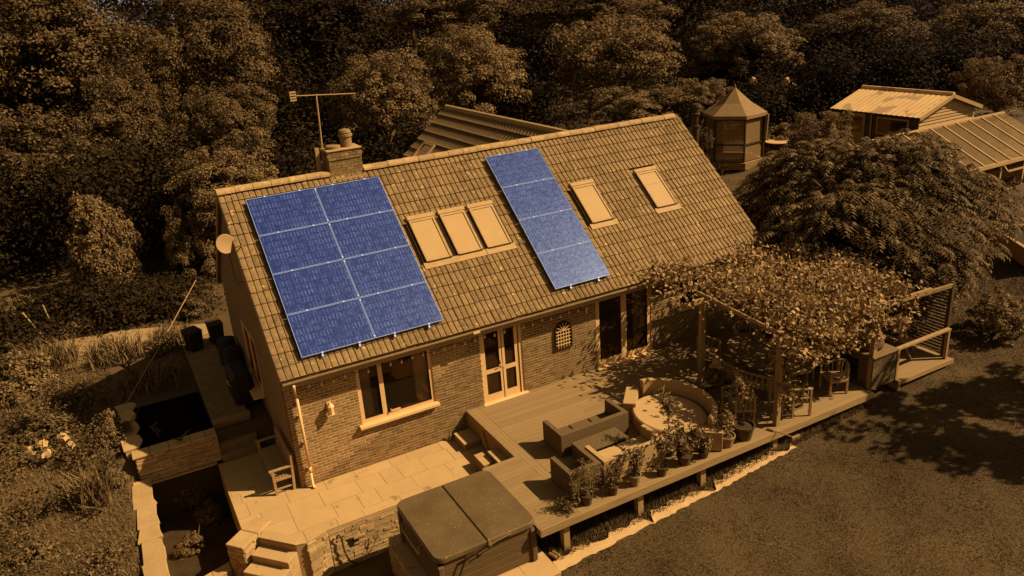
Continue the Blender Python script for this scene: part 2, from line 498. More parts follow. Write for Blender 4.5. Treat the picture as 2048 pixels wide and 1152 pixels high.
for i, (x, z, r) in enumerate(((5.2, 1.28, .05), (5.27, 1.2, .06), (5.2, 1.15, .05), (5.26, 1.08, .045))): m.lathe([(r * math.sin(t), -r * math.cos(t)) for t in [0.2, .8, 1.4, 2.0, 2.6, 3.0]], (x, .3, z), 10)
m.build('pale_balls', M_flower, d1, smooth=True)  # pale balls set just behind the lower left pane
a, b, c, d = DOOR2; mid = (a + b) / 2
d2 = framed('patio_door', a, b, c, d, [(a + .13, mid - .09, c + .17, d - .11), (mid + .09, b - .13, c + .17, d - .11)], label='wide white patio door with two tall panes')
m = MB(); m.box(a - .06, b + .07, -0.15, 0.03, c - .09, c - .003); m.build('sill', M_white, d2, bevel=0.008)
m = MB(); m.tube([(mid + .03, .03, c + 1.05), (mid + .03, -.03, c + 1.05), (mid + .08, -.035, c + 1.15)], .012, 6); m.build('door_handle', M_white, d2)
curtain(d2, b - .55, b - .1, c, d, seed=4)
a, b, c, d = WIN2
w2 = framed('window', a, b, c, d, [(a + .08, b - .08, c + .08, d - .08)], label='small window half hidden behind the vine')
m = MB(); m.box(a - .05, b + .05, -0.1, 0.03, c - .07, c - .003); m.build('sill', M_white, w2)
# gable window
m = MB()
for (p, q, r, s) in [(3.2, 5.0, 1.12, 1.2), (3.2, 5.0, 2.62, 2.70), (3.2, 3.28, 1.2, 2.62), (4.92, 5.0, 1.2, 2.62), (4.05, 4.13, 1.2, 2.62)]: m.box(-0.005, 0.08, p, q, r, s)
wg = m.build('window', M_white, house); wg['label'] = 'shaded window in the plain gable end'
m = MB(); m.box(0.03, 0.045, 3.27, 4.93, 1.19, 2.63); m.build('pane', M_glass, wg)
m = MB(); m.box(-0.30, -0.008, 3.12, 5.06, 1.06, 1.117); m.build('sill', M_white, wg, bevel=0.006)

# --- fascia, soffit, gutter line, barge boards
mb = MB(); mb.box(XL + .03, XR - .03, -0.36, -0.33, 2.80, 2.985); mb.build('fascia', M_deck2, house)
mb = MB(); mb.box(XL + .03, XR - .03, -0.327, -0.003, 2.80, 2.83); mb.build('soffit', M_deck2, house)
mb = MB(); mb.tube([(XL + .05, -0.40, 2.945), (XR - .05, -0.40, 2.945)], 0.034, 8); mb.build('gutter', M_teakd, house)
mb = MB(); mb.box(4.62, 4.80, -0.46, -0.437, 2.91, 2.97); mb.build('gutter_union', M_white, house)
for sx in (XL + 0.01, XR - 0.03):
    m = MB()
    m.beam((sx + .01, roof(0, -.0, -.10).y, roof(0, 0, -.10).z), (sx + .01, roof(0, SL, -.10).y, roof(0, SL, -.10).z), 0.022, 0.16, up=NR)
    r1 = roof(0, SL, -.10); m.beam((sx + .01, r1.y + .02, r1.z), (sx + .01, 2 * r1.y - roof(0, 0, -.1).y, roof(0, 0, -.1).z), 0.022, 0.16, up=(0, math.sin(TH), math.cos(TH)))
    m.build('barge_board', M_deck2, house)

# --- roof slabs and tiles
mb = MB()
e0 = roof(0, -0.02, -0.03); e1 = roof(0, SL, -0.03); f0 = roof(0, -0.02, -0.10); f1 = roof(0, SL, -0.10)
for x0, x1 in ((XL + .035, XR - .035),):
    mb.add([(x0, e0.y, e0.z), (x1, e0.y, e0.z), (x1, e1.y, e1.z), (x0, e1.y, e1.z), (x0, f0.y, f0.z), (x1, f0.y, f0.z), (x1, f1.y, f1.z), (x0, f1.y, f1.z)],
           [(0, 1, 2, 3), (7, 6, 5, 4), (0, 4, 5, 1), (1, 5, 6, 2), (2, 6, 7, 3), (3, 7, 4, 0)])
    g = lambda p: (2 * YR - p.y, p.z)
    mb.add([(x0, g(e0)[0], e0.z), (x1, g(e0)[0], e0.z), (x1, e1.y + .002, e1.z), (x0, e1.y + .002, e1.z), (x0, g(f0)[0], f0.z), (x1, g(f0)[0], f0.z), (x1, f1.y + .002, f1.z), (x0, f1.y + .002, f1.z)],
           [(3, 2, 1, 0), (4, 5, 6, 7), (1, 5, 4, 0), (2, 6, 5, 1), (3, 7, 6, 2), (0, 4, 7, 3)])
def tile_mat():
    m = bpy.data.materials.new('roof_tile'); m.use_nodes = True
    n = m.node_tree.nodes; l = m.node_tree.links; p = n['Principled BSDF']
    p.inputs['Roughness'].default_value = 0.9; p.inputs['Specular IOR Level'].default_value = 0.15
    p.inputs['Specular Tint'].default_value = (1, .55, .2, 1)
    g = n.new('ShaderNodeNewGeometry'); gi = n.new('ShaderNodeObjectInfo')
    nz = n.new('ShaderNodeTexNoise'); nz.inputs['Scale'].default_value = 9; nz.inputs['Detail'].default_value = 7; nz.inputs['Roughness'].default_value = .7
    big = n.new('ShaderNodeTexNoise'); big.inputs['Scale'].default_value = 0.35; big.inputs['Detail'].default_value = 2
    lich = n.new('ShaderNodeTexNoise'); lich.inputs['Scale'].default_value = 7.0; lich.inputs['Detail'].default_value = 2
    lk = n.new('ShaderNodeTexNoise'); lk.inputs['Scale'].default_value = 11.0; lk.inputs['Detail'].default_value = 3
    for q in (nz, big, lich, lk): l.new(g.outputs['Position'], q.inputs['Vector'])
    add = n.new('ShaderNodeMath'); add.operation = 'ADD'; l.new(gi.outputs['Random'], add.inputs[0]); l.new(g.outputs['Random Per Island'], add.inputs[1])
    fr = n.new('ShaderNodeMath'); fr.operation = 'FRACT'; l.new(add.outputs[0], fr.inputs[0])
    s = n.new('ShaderNodeMath'); s.operation = 'MULTIPLY_ADD'; s.inputs[1].default_value = 0.19; l.new(fr.outputs[0], s.inputs[0]); l.new(nz.outputs['Fac'], s.inputs[2])
    s2 = n.new('ShaderNodeMath'); s2.operation = 'MULTIPLY_ADD'; s2.inputs[1].default_value = 0.35; l.new(big.outputs['Fac'], s2.inputs[0]); l.new(s.outputs[0], s2.inputs[2])
    rp = n.new('ShaderNodeValToRGB'); e = rp.color_ramp.elements
    e[0].position = 0.42; e[0].color = tone(.10); e[1].position = 1.05; e[1].color = tone(.29)
    l.new(s2.outputs[0], rp.inputs[0])
    def over(out, noise, a, b, col):
        r = n.new('ShaderNodeMapRange'); r.inputs['From Min'].default_value = a; r.inputs['From Max'].default_value = b; l.new(noise.outputs['Fac'], r.inputs['Value'])
        mx = n.new('ShaderNodeMix'); mx.data_type = 'RGBA'; l.new(r.outputs[0], mx.inputs['Factor']); l.new(out, mx.inputs['A']); mx.inputs['B'].default_value = tone(col); return mx.outputs['Result']
    o = over(rp.outputs[0], lich, .665, .71, .46); o = over(o, lk, .69, .74, .045)
    l.new(o, p.inputs['Base Color'])
    nb = n.new('ShaderNodeTexNoise'); nb.inputs['Scale'].default_value = 70; l.new(g.outputs['Position'], nb.inputs['Vector'])
    b = n.new('ShaderNodeBump'); b.inputs['Strength'].default_value = .35; b.inputs['Distance'].default_value = .01; l.new(nb.outputs['Fac'], b.inputs['Height']); l.new(b.outputs[0], p.inputs['Normal'])
    return m
M_tile = tile_mat()
roof_o = mb.build('roof', M_tile, house)
NC, NRW = 49, 16
TW = (XR - XL) / NC; TG = SL / NRW
PROF = [(0.0, -.004), (.07, .018), (.28, .022), (.42, .018), (.49, -.004), (.51, -.004), (.57, .018), (.78, .022), (.93, .018), (1.0, -.004)]
def tile_geo():
    vs = []; fs = []; L = TG * 1.16; n = len(PROF)
    for v, lift in ((0, .034), (L, .002)):
        for t, z in PROF: vs.append((t * TW * 0.985 + .002, v, z + lift))
    for t, z in PROF: vs.append((t * TW * 0.985 + .002, 0.0, z + .034 - .026))
    for i in range(n - 1):
        fs.append((i, i + 1, n + i + 1, n + i)); fs.append((2 * n + i, 2 * n + i + 1, i + 1, i))
    fs.append((0, n, 2 * n)); fs.append((n - 1, 3 * n - 1, 2 * n - 1))
    return vs, fs
TV, TF = tile_geo()
def roof_mat(u, s, h=0.0):
    p = roof(u, s, h); return Matrix.Translation(p) @ Matrix.Rotation(TH, 4, 'X')
# solar arrays and rooflights on the slope: (u0, u1, s0, s1)
PW, PH, PG = 1.722, 1.134, 0.02
ARR1 = (0.4897, SL - 0.4577, 2); ARR2 = (7.165, SL - 0.4337, 1)
SKY = [(4.2, 4.97, 2.10, 3.56), (5.085, 5.86, 2.10, 3.56), (5.945, 6.72, 2.10, 3.56), (9.27, 10.07, 2.12, 3.58), (11.57, 12.37, 2.14, 3.61)]
def hidden(u, s):
    for u0, st, n in (ARR1, ARR2):
        if u0 + .05 < u < u0 + n * PW - .1 and st - 4.55 < s < st - .1: return 1
    for a, b, c, d in SKY:
        if a - .02 < u < b + .02 and c - .02 < s < d: return 2
    return 0
tiles = []
for r_ in range(NRW):
    for c_ in range(NC):
        u, s = XL + c_ * TW, r_ * TG
        h = hidden(u + TW / 2, s + TG * .55)
        if h == 2: continue
        tiles.append(((roof(u, s) - CAM_POS).length + (1000 if h else 0), u, s))
tiles.sort()
me = bpy.data.meshes.new('roof_tile'); me.from_pydata(TV, [], TF); me.materials.append(M_tile); me.update()
rr = random.Random(9)
def tjit(): return rr.uniform(-.004, .004), rr.uniform(-.006, .006), rr.uniform(-.0, .006), rr.uniform(-.006, .006)
for _, u, s in tiles[:300]:
    j = tjit(); o = link('roof_tile', me, roof_o)
    o.matrix_local = roof_mat(u + j[0], s + j[1], j[2]) @ Matrix.Rotation(j[3], 4, 'Z')
vs = []; fs = []
for _, u, s in tiles[300:]:
    j = tjit(); M = roof_mat(u + j[0], s + j[1], j[2]) @ Matrix.Rotation(j[3], 4, 'Z'); o_ = len(vs)
    vs += [tuple(M @ Vector(v)) for v in TV]; fs += [tuple(i + o_ for i in f) for f in TF]
mb = MB(); mb.v = vs; mb.f = fs; mb.m = [0] * len(fs)
stuff(mb.build('tile_field', M_tile, roof_o))
# ridge tiles: half-round caps
m = MB(); n = 9; vs = []; fs = []
for x, rr_ in ((0, .135), (.44, .130)):
    for k in range(n):
        a = math.pi * (k / (n - 1)); vs.append((x, -rr_ * math.cos(a) * 1.15, rr_ * math.sin(a) * .95 - .05))
for k in range(n - 1): fs.append((k, k + 1, n + k + 1, n + k))
fs.append(tuple(range(n))); fs.append(tuple(reversed(range(n, 2 * n)))); m.add(vs, fs)
M_ridge = mat('ridge_tile', .30, .44, 9, rough=.9, rnd=.15, bump=.4, bscale=40, coord='World', spots=.25, spot_scale=7, spot_a=.52)
ro = m.build('ridge_tile', M_ridge, roof_o, smooth=False); ro.location = (XL, YR, ZR + .045); rme = ro.data
x = XL + .45
while x < XR - .2:
    if not (2.31 < x < 3.70): link('ridge_tile', rme, roof_o, loc=(x, YR + random.uniform(-.008, .008), ZR + .045 + random.uniform(-.006, .006)))
    x += .45
link('ridge_tile', rme, roof_o, loc=(2.5, YR, ZR + .045), scale=(.6, 1, 1)); link('ridge_tile', rme, roof_o, loc=(3.69, YR, ZR + .045), scale=(.55, 1, 1))
# --- rooflights with pale blinds
for i, (a, b, c, d) in enumerate(SKY):
    sk = link('rooflight', None, house) if False else None
    m = MB()
    def rbox(m, u0, u1, s0, s1, h0, h1):
        M = roof_mat(0, 0); k = len(m.v); m.box(u0, u1, s0, s1, h0, h1); m.v[k:] = [tuple(M @ Vector(v)) for v in m.v[k:]]
    rbox(m, a + .03, a + .085, c + .02, d - .13, .0, .115); rbox(m, b - .085, b - .03, c + .02, d - .13, .0, .115)
    rbox(m, a + .085, b - .085, c + .02, c + .08, .0, .10); rbox(m, a + .085, b - .085, d - .19, d - .13, .0, .115)
    so = m.build('rooflight', M_pale_metal, house)
    so['label'] = ['rooflight nearest the large solar array', 'middle rooflight of the row of three', 'rooflight nearest the narrow solar array on its left', 'rooflight just right of the narrow solar array', 'rooflight nearest the right verge, with a line across its blind'][i]
    m = MB(); rbox(m, a + .08, b - .08, c + .075, d - .185, .05, .092); bl = m.build('blind', M_blind, so)
    m = MB(); rbox(m, a, b, d - .125, d + .01, .02, .135); m.build('hood', M_pale_metal, so, bevel=.01)
    m = MB(); rbox(m, a - .06, b + .06, c - .17, c + .015, .03, .062); m.build('apron_flashing', M_pale_metal, so)
    m = MB(); rbox(m, a - .045, a + .028, c + .02, d - .12, .012, .05); rbox(m, b - .028, b + .045, c + .02, d - .12, .012, .05); rbox(m, a + .05, b - .05, c - .01, c + .018, .02, .07)
    m.build('side_gutter', M_gasket, so)
    if i == 4:
        m = MB(); rbox(m, a + .09, b - .09, c + .86, c + .872, .09, .098); m.build('blind_bar', M_pale_metal, so)

# --- chimney
CX0, CX1, CY0, CY1, CZ = 2.78, 3.68, 3.64, 4.24, 7.12
mb = MB(); mb.box(CX0 + .01, CX1 - .01, CY0 + .01, CY1 - .01, 5.9, CZ - .02)
ch = mb.build('chimney', mat('dark_mortar', .16, .24, 9), house)
M_chb = mat('chimney_brick', .17, .30, 6, rough=.9, rnd=.3, bump=.4, bscale=50)
random.seed(11)
for k in range(15):
    z0 = 6.0 + k * .075
    if z0 > CZ - .06: break
    out = .025 if k in (12, 13) else (.018 if k in (5,) else 0)
    x = CX0 - (.11 if k % 2 else 0)
    while x < CX1:
        a, b = max(x, CX0 - out), min(x + .215, CX1 + out)
        if b - a > .04 and z0 > 6.25:
            m = MB(); m.box(a, b, CY0 - out, CY0 + .05, z0, z0 + .065); m.build('brick', M_chb, ch)
        x += .225
    y = CY0 + .052
    while y < CY1:
        b = min(y + .215, CY1)
        if z0 > 6.25:
            m = MB(); m.box(CX0 - out, CX0 + .05, y, b, z0, z0 + .065); m.build('brick', M_chb, ch)
            m = MB(); m.box(CX1 - .05, CX1 + out, y, b, z0, z0 + .065); m.build('brick', M_chb, ch)
        y += .225
m = MB(); m.box(CX0 - .03, CX1 + .03, CY0 - .03, CY1 + .03, CZ - .0, CZ + .04); m.build('capping', mat('flaunching', .34, .46, 6), ch, bevel=.012)
m = MB(); m.lathe([(.155, 0), (.155, .26), (.19, .27), (.19, .33), (.15, .34), (.12, .36), (.17, .37), (.14, .44), (.03, .47)], (3.40, 3.95, CZ + .04), 18); m.build('chimney_pot', M_terra, ch, smooth=False)
m = MB(); m.lathe([(.2, 0), (.2, .07), (.17, .09), (.02, .1)], (3.02, 3.92, CZ + .04), 18); m.build('flue_cap', M_terra, ch)
m = MB(); m.box(CX0 - .04, CX1 + .04, CY0 - .1, CY0 - .045, 6.28, 6.42); m.build('lead_flashing', M_pale_metal, ch)

# --- rear wing with its own ridge
wing = MB(); RX, RZ, RY0, RY1 = 11.35, 6.15, 3.9, 15.3; pt = math.tan(R(40)); half = 4.3
ez = RZ - half * pt
def wing_slab(sgn, m):
    m.add([(RX, RY0, RZ), (RX, RY1, RZ), (RX + sgn * half, RY1, ez), (RX + sgn * half, RY0, ez), (RX, RY0, RZ - .1), (RX, RY1, RZ - .1), (RX + sgn * half, RY1, ez - .1), (RX + sgn * half, RY0, ez - .1)],
          [(0, 1, 2, 3), (7, 6, 5, 4), (0, 4, 5, 1), (1, 5, 6, 2), (2, 6, 7, 3), (3, 7, 4, 0)])
wing_slab(-1, wing); wing_slab(1, wing)
M_wing = mat('wing_tile', .14, .22, 8, rough=.9, rnd=.15, island=.12, bump=.4, bscale=50)
wr = wing.build('rear_wing_roof', M_wing, house); wr['label'] = 'shaded rear wing roof rising behind the main ridge'
sl = half / math.cos(R(40)); ncr = 12; wg_ = sl / ncr
for k in range(ncr):
    # one course of ribbed tiles on the slope that faces left, lower edge proud and toothed
    m = MB(); vs = []; fs = []; s0 = k * wg_; s1 = s0 + wg_ * 1.1
    nn = int((RY1 - RY0) / .12)
    for i in range(nn + 1):
        y = RY0 + (RY1 - RY0) * i / nn; rib = .045 if i % 2 else 0.0
        for s, lift in ((s0, .10), (s1, .012)):
            dx = half - s * math.cos(R(40)); z = ez + s * math.sin(R(40)); h = lift + rib
            vs.append((RX - dx - h * math.sin(R(40)), y, z + h * math.cos(R(40))))
    for i in range(nn): fs.append((2 * i, 2 * i + 1, 2 * i + 3, 2 * i + 2))
    o_ = len(vs)
    for i in range(nn + 1): v = vs[2 * i]; vs.append((v[0] + .03 * math.sin(R(40)), v[1], v[2] - .045))
    for i in range(nn): fs.append((o_ + i, 2 * i, 2 * i + 2, o_ + i + 1))
    m.add(vs, fs); m.build('tile_course', M_wing, wr)
m = MB(); m.tube([(RX, RY0, RZ + .02), (RX, RY1 + .02, RZ + .02)], .13, 10); m.build('ridge_tile', M_ridge, wr)
m = MB(); m.add([(RX - half + .3, RY1 - .15, 0), (RX - half + .3, RY1 - .15, ez + .1), (RX, RY1 - .15, RZ - .12), (RX + half - .3, RY1 - .15, ez + .1), (RX + half - .3, RY1 - .15, 0)], [(0, 1, 2, 3, 4)])
m.box(RX - half + .3, RX - half + .5, 7.6, RY1 - .15, 0, ez + .15); m.box(RX + half - .5, RX + half - .3, 7.6, RY1 - .15, 0, ez + .15); m.build('rear_wing_wall', M_render, house)
def wingp(y, s, h):
    dx = half - s * math.cos(R(40)); z = ez + s * math.sin(R(40)); return Vector((RX - dx - h * math.sin(R(40)), y, z + h * math.cos(R(40))))
m = MB(); A_, B_ = 13.3, 14.3; s0, s1 = 2.15, 3.65
for q in ((A_, s0, A_, s1), (B_, s0, B_, s1), (A_, s1, B_, s1), (A_, s0, B_, s0)):
    m.beam(wingp(q[0], q[1], .14), wingp(q[2], q[3], .14), .12, .1, up=(-.64, 0, .77))
sw = m.build('rooflight', M_pale_metal, house); sw['label'] = 'rooflight on the shaded rear wing'
m = MB(); m.add([wingp(A_, s0, .13), wingp(B_, s0, .13), wingp(B_, s1, .13), wingp(A_, s1, .13), wingp(A_, s0, .1), wingp(B_, s0, .1), wingp(B_, s1, .1), wingp(A_, s1, .1)], [(0, 1, 2, 3), (7, 6, 5, 4), (0, 4, 5, 1), (1, 5, 6, 2), (2, 6, 7, 3), (3, 7, 4, 0)]); m.build('pane', M_glass, sw)

# --- downpipe
m = MB(); m.tube([(.17, -.40, 2.88), (.17, -.40, 2.80), (.22, -.12, 2.58), (.24, -.11, 2.45)], .034, 10); m.tube([(.24, -.11, 2.47), (.24, -.11, .55)], .036, 10); m.tube([(.24, -.11, .57), (.24, -.11, .42)], .043, 10); m.tube([(.24, -.11, .44), (.24, -.115, .06), (.26, -.2, .03)], .036, 10)
dp = m.build('downpipe', M_white, house, smooth=True)
for z in (1.9, 1.2, .5): m = MB(); m.box(.19, .29, -.08, .004, z, z + .03); m.build('bracket', M_white, dp)
# vent pipe by the right verge
m = MB(); m.lathe([(.11, 0), (.11, 1.35), (.14, 1.36), (.14, 1.42), (.09, 1.43), (.09, 1.75), (.15, 1.77), (.15, 1.82), (.11, 1.84), (.11, 2.0), (.16, 2.02), (.13, 2.12), (.02, 2.16)], (0, 0, 0), 14)
fl = atz(1398, 292, 4.6)
fo = m.build('flue_pipe', M_iron); fo.location = (15.2, 3.7, 4.7)
m2 = MB(); m2.tube([(15.2, 3.7, 4.75), (15.2, 3.7, .3)], .09, 10)
o2 = m2.build('flue_section', M_iron, fo); o2.matrix_parent_inverse = fo.matrix_basis.inverted()
tag(fo, 'dark metal flue pipe with pale bands standing at the right end of the roof', 'flue')

# ================================================================ SOLAR PANELS
def panel_mat():
    m = bpy.data.materials.new('solar_cells'); m.use_nodes = True
    n = m.node_tree.nodes; l = m.node_tree.links; p = n['Principled BSDF']
    p.inputs['Roughness'].default_value = .22; p.inputs['Specular IOR Level'].default_value = .5
    tc = n.new('ShaderNodeTexCoord'); sp = n.new('ShaderNodeSeparateXYZ'); l.new(tc.outputs['Object'], sp.inputs[0])
    def M(op, a, b=None, c=None):
        q = n.new('ShaderNodeMath'); q.operation = op
        for i, v in enumerate((a, b, c)):
            if v is None: continue
            if isinstance(v, (int, float)): q.inputs[i].default_value = v
            else: l.new(v, q.inputs[i])
        return q.outputs[0]
    def edge(s, pitch, w):                      # 1 near multiples of pitch
        f = M('FRACT', M('DIVIDE', s, pitch)); d = M('ABSOLUTE', M('SUBTRACT', f, .5)); return M('GREATER_THAN', d, .5 - w / pitch / 2)
    gi = n.new('ShaderNodeNewGeometry')
    nzp = n.new('ShaderNodeTexNoise'); nzp.inputs['Scale'].default_value = 3.2; nzp.inputs['Detail'].default_value = 3; l.new(gi.outputs['Position'], nzp.inputs['Vector'])
    cells = n.new('ShaderNodeTexWhiteNoise'); cells.noise_dimensions = '3D'
    fx = M('FLOOR', M('DIVIDE', sp.outputs[0], .0835)); fy = M('FLOOR', M('DIVIDE', sp.outputs[1], .183))
    oi = n.new('ShaderNodeObjectInfo')
    cb = n.new('ShaderNodeCombineXYZ'); l.new(fx, cb.inputs[0]); l.new(fy, cb.inputs[1]); l.new(oi.outputs['Random'], cb.inputs[2]); l.new(cb.outputs[0], cells.inputs['Vector'])
    strokes = M('MULTIPLY', edge(sp.outputs[0], .0835, .014), M('MULTIPLY', M('GREATER_THAN', cells.outputs['Value'], .35), nzp.outputs['Fac']))
    inrow = M('SUBTRACT', 1.0, edge(sp.outputs[1], .183, .05))
    strokes = M('MULTIPLY', strokes, inrow)
    rows = edge(sp.outputs[1], .183, .014)
    midl = M('LESS_THAN', M('ABSOLUTE', M('SUBTRACT', sp.outputs[0], PW / 2)), .008)
    dust = n.new('ShaderNodeTexNoise'); dust.inputs['Scale'].default_value = 14; dust.inputs['Detail'].default_value = 8; l.new(gi.outputs['Position'], dust.inputs['Vector'])
    fac = M('ADD', M('MULTIPLY', strokes, 1.1), M('MULTIPLY', M('SUBTRACT', dust.outputs['Fac'], .42), .45))
    fac = M('ADD', fac, M('MULTIPLY', M('SUBTRACT', cells.outputs['Value'], .5), .06))
    rp = n.new('ShaderNodeValToRGB'); e = rp.color_ramp.elements
    e[0].position = 0; e[0].color = (.014, .020, .070, 1); e[1].position = 1; e[1].color = (.13, .16, .27, 1)
    l.new(fac, rp.inputs[0])
    mx = n.new('ShaderNodeMix'); mx.data_type = 'RGBA'; l.new(M('MULTIPLY', M('MAXIMUM', rows, midl), .55), mx.inputs['Factor']); l.new(rp.outputs[0], mx.inputs['A']); mx.inputs['B'].default_value = (.008, .012, .05, 1)
    l.new(mx.outputs['Result'], p.inputs['Base Color'])
    rr = M('MULTIPLY_ADD', dust.outputs['Fac'], .25, .18); l.new(rr, p.inputs['Roughness'])
    return m
M_cell = panel_mat()
m = MB(); fw = .007
m.box(0, PW, 0, fw, -.035, .004); m.box(0, PW, PH - fw, PH, -.035, .004); m.box(0, fw, fw, PH - fw, -.035, .004); m.box(PW - fw, PW, fw, PH - fw, -.035, .004)
fr_me = m.build('frame', M_alu).data; bpy.data.objects.remove(bpy.data.objects['frame'])
m = MB(); m.box(fw, PW - fw, fw, PH - fw, -.03, .0); gl_me = m.build('cell_glass', M_cell).data; bpy.data.objects.remove(bpy.data.objects['cell_glass'])
m = MB(); m.box(-.025, .025, -.02, .02, -.02, .014); cl_me = m.build('clamp', M_alu, bevel=.004).data; bpy.data.objects.remove(bpy.data.objects['clamp'])
rowname = ['top', 'second', 'third', 'bottom']
def array(u0, st, cols, which):
    for r_ in range(4):
        for c_ in range(cols):
            s0 = st - (r_ + 1) * PH - r_ * PG
            if cols == 2: lab = f'blue solar panel in the {rowname[r_]} row, {("left", "right")[c_]} column of the wide array'
            else: lab = f'blue solar panel {["at the top", "second from the top", "third from the top", "at the bottom"][r_]} of the narrow single-column array'
            t = thing('solar_panel', lab, 'solar panel', group='solar panels on the roof')
            t.matrix_world = roof_mat(u0 + c_ * (PW + PG), s0, .165)
            link('frame', fr_me, t); link('cell_glass', gl_me, t)
            for q in (.27, .78): link('clamp', cl_me, t, loc=(PW * q, PH + PG / 2 if r_ else PH - .004, 0))
            if c_ == 0 and cols == 2:
                for q in (.06, PH - .06): link('clamp', cl_me, t, loc=(PW + PG / 2, q, 0), rotz=math.pi / 2)
            if r_ == 3:
                for q in (.27, .78): link('clamp', cl_me, t, loc=(PW * q, -.004, 0))
    for c_ in range(cols):
        for q in (.27, .78):
            m = MB(); m.box(-.02, .02, -4.68, .06, .075, .125)
            o = m.build('mounting_rail', M_alu); o.matrix_world = roof_mat(u0 + c_ * (PW + PG) + PW * q, st, 0)
            side = 'left' if q < .5 else 'right'
            tag(o, (f'aluminium rail under the {side} half of the wide array\'s {("left", "right")[c_]} panel column' if cols == 2 else f'aluminium rail under the {side} half of the narrow array'), 'rail', 'solar mounting rails')
array(ARR1[0], ARR1[1], 2, 'wide'); array(ARR2[0], ARR2[1], 1, 'narrow')

# ================================================================ small things on the house
# TV aerial
t = thing('tv_aerial', 'thin television aerial on a mast beside the chimney', 'aerial', (2.74, 4.1, 6.35))
m = MB(); m.tube([(0, 0, 0), (.06, 0, 1.2), (.1, 0, 2.22)], .022, 8); m.build('mast', M_pale_metal, t)
m = MB(); m.tube([(-.42, 0, 2.24), (1.15, 0, 2.12)], .016, 6); bo = m.build('boom', M_pale_metal, t)
for i in range(9):
    x = -.2 + i * .15; z = 2.24 - (x + .42) * .076; m = MB(); m.tube([(x, -.1, z), (x, .1, z)], .006, 5); m.build('element', M_pale_metal, bo)
m = MB()
for zz in (-.1, -.035, .035, .1): m.box(-.58, -.42, -.02, .02, 2.24 + zz - .018, 2.24 + zz + .018)
m.box(-.575, -.56, -.012, .012, 2.13, 2.36); m.box(-.44, -.425, -.012, .012, 2.13, 2.36); m.build('reflector', M_flower, t)
m = MB(); m.box(-.16, -.06, -.04, .06, .15, .85); m.build('mounting_bracket', M_pale_metal, t)
# satellite dish on the gable
t = thing('satellite_dish', 'round pale satellite dish fixed to the gable verge', 'dish', (-.28, 2.55, 5.55))
m = MB(); n = 22; pr = [(0.001, .0), (.1, .003), (.2, .012), (.28, .024), (.30, .028), (.28, .016), (.2, .002), (.1, -.008), (.001, -.012)]
m.lathe(pr, (0, 0, 0), n); o = m.build('reflector', M_dish, t, smooth=True); o.scale = (.8, .8, .8)
dirv = (CAM_POS - Vector((-.28, 2.55, 5.55))).normalized() * .7 + Vector((.35, -.25, .1)); o.rotation_euler = dirv.to_track_quat('Z', 'Y').to_euler()
m = MB(); q = dirv.normalized(); dn = Vector((.1, 0, -.26)); m.tube([dn, dn + q * .25 + Vector((.06, 0, .04)), dn + q * .4 + Vector((.1, 0, .12))], .014, 6); m.build('feed_arm', M_dish, t)
m = MB(); e = dn + q * .4 + Vector((.1, 0, .12)); m.tube([e, e + Vector((.02, .0, .09))], .035, 8); m.build('receiver', M_dish, t)
m = MB(); m.tube([(0, .03, -.02), (.1, .06, -.25), (.27, .08, -.3)], .02, 6); m.tube([(.05, .05, -.2), (.06, .02, -.9), (.1, 0, -1.05), (.24, 0, -1.0)], .008, 5); m.build('bracket', M_iron, t)
# wall lantern
t = thing('wall_lantern', 'pale wall lantern on the brickwork left of the big window', 'lantern', (.95, -.003, 1.92))
m = MB(); m.box(-.05, .05, -.02, 0, -.1, .12); m.tube([(0, -.01, .06), (0, -.1, .1), (0, -.13, .06)], .014, 6); m.build('wall_bracket', M_white, t)
m = MB(); m.lathe([(.02, .05), (.085, .02), (.09, .0), (.07, -.005), (.07, -.17), (.085, -.175), (.05, -.21), (.015, -.23)], (0, -.13, .02), 8); m.build('lamp_body', M_white, t)
m = MB(); m.lathe([(.005, .16), (.05, .1), (.09, .055)], (0, -.13, 0), 8); m.build('cap', M_white, t)
# string lights under the eave
t = thing('string_lights', 'string of small pale bulbs hanging under the eave', 'string lights', (0, -.2, 2.62))
pts = []; x = .55; i = 0
while x < 8.3: pts.append((x, 0, .08 - .06 * abs(math.sin(i * .5)))); x += .14; i += 1
m = MB(); m.tube(pts, .005, 4); m.build('cable', M_black, t)
m = MB(); m.lathe([(.012, .03), (.012, 0), (.026, -.02), (.03, -.045), (.022, -.07), (.005, -.08)], (0, 0, 0), 8); bm_ = m.build('bulb', M_white, t, smooth=True); bm_.location = pts[0]
for p in pts[2::2]: link('bulb', bm_.data, t, loc=p)
# small lamp and alarm-like bracket near the patio door
t = thing('wall_bracket_lamp', 'small pale bracket on the bricks beside the patio door top', 'bracket', (8.2, -.003, 2.52))
m = MB(); m.box(-.02, .02, -.05, 0, -.12, .06); m.box(-.07, .07, -.09, 0, .06, .09); m.build('arm', M_white, t)
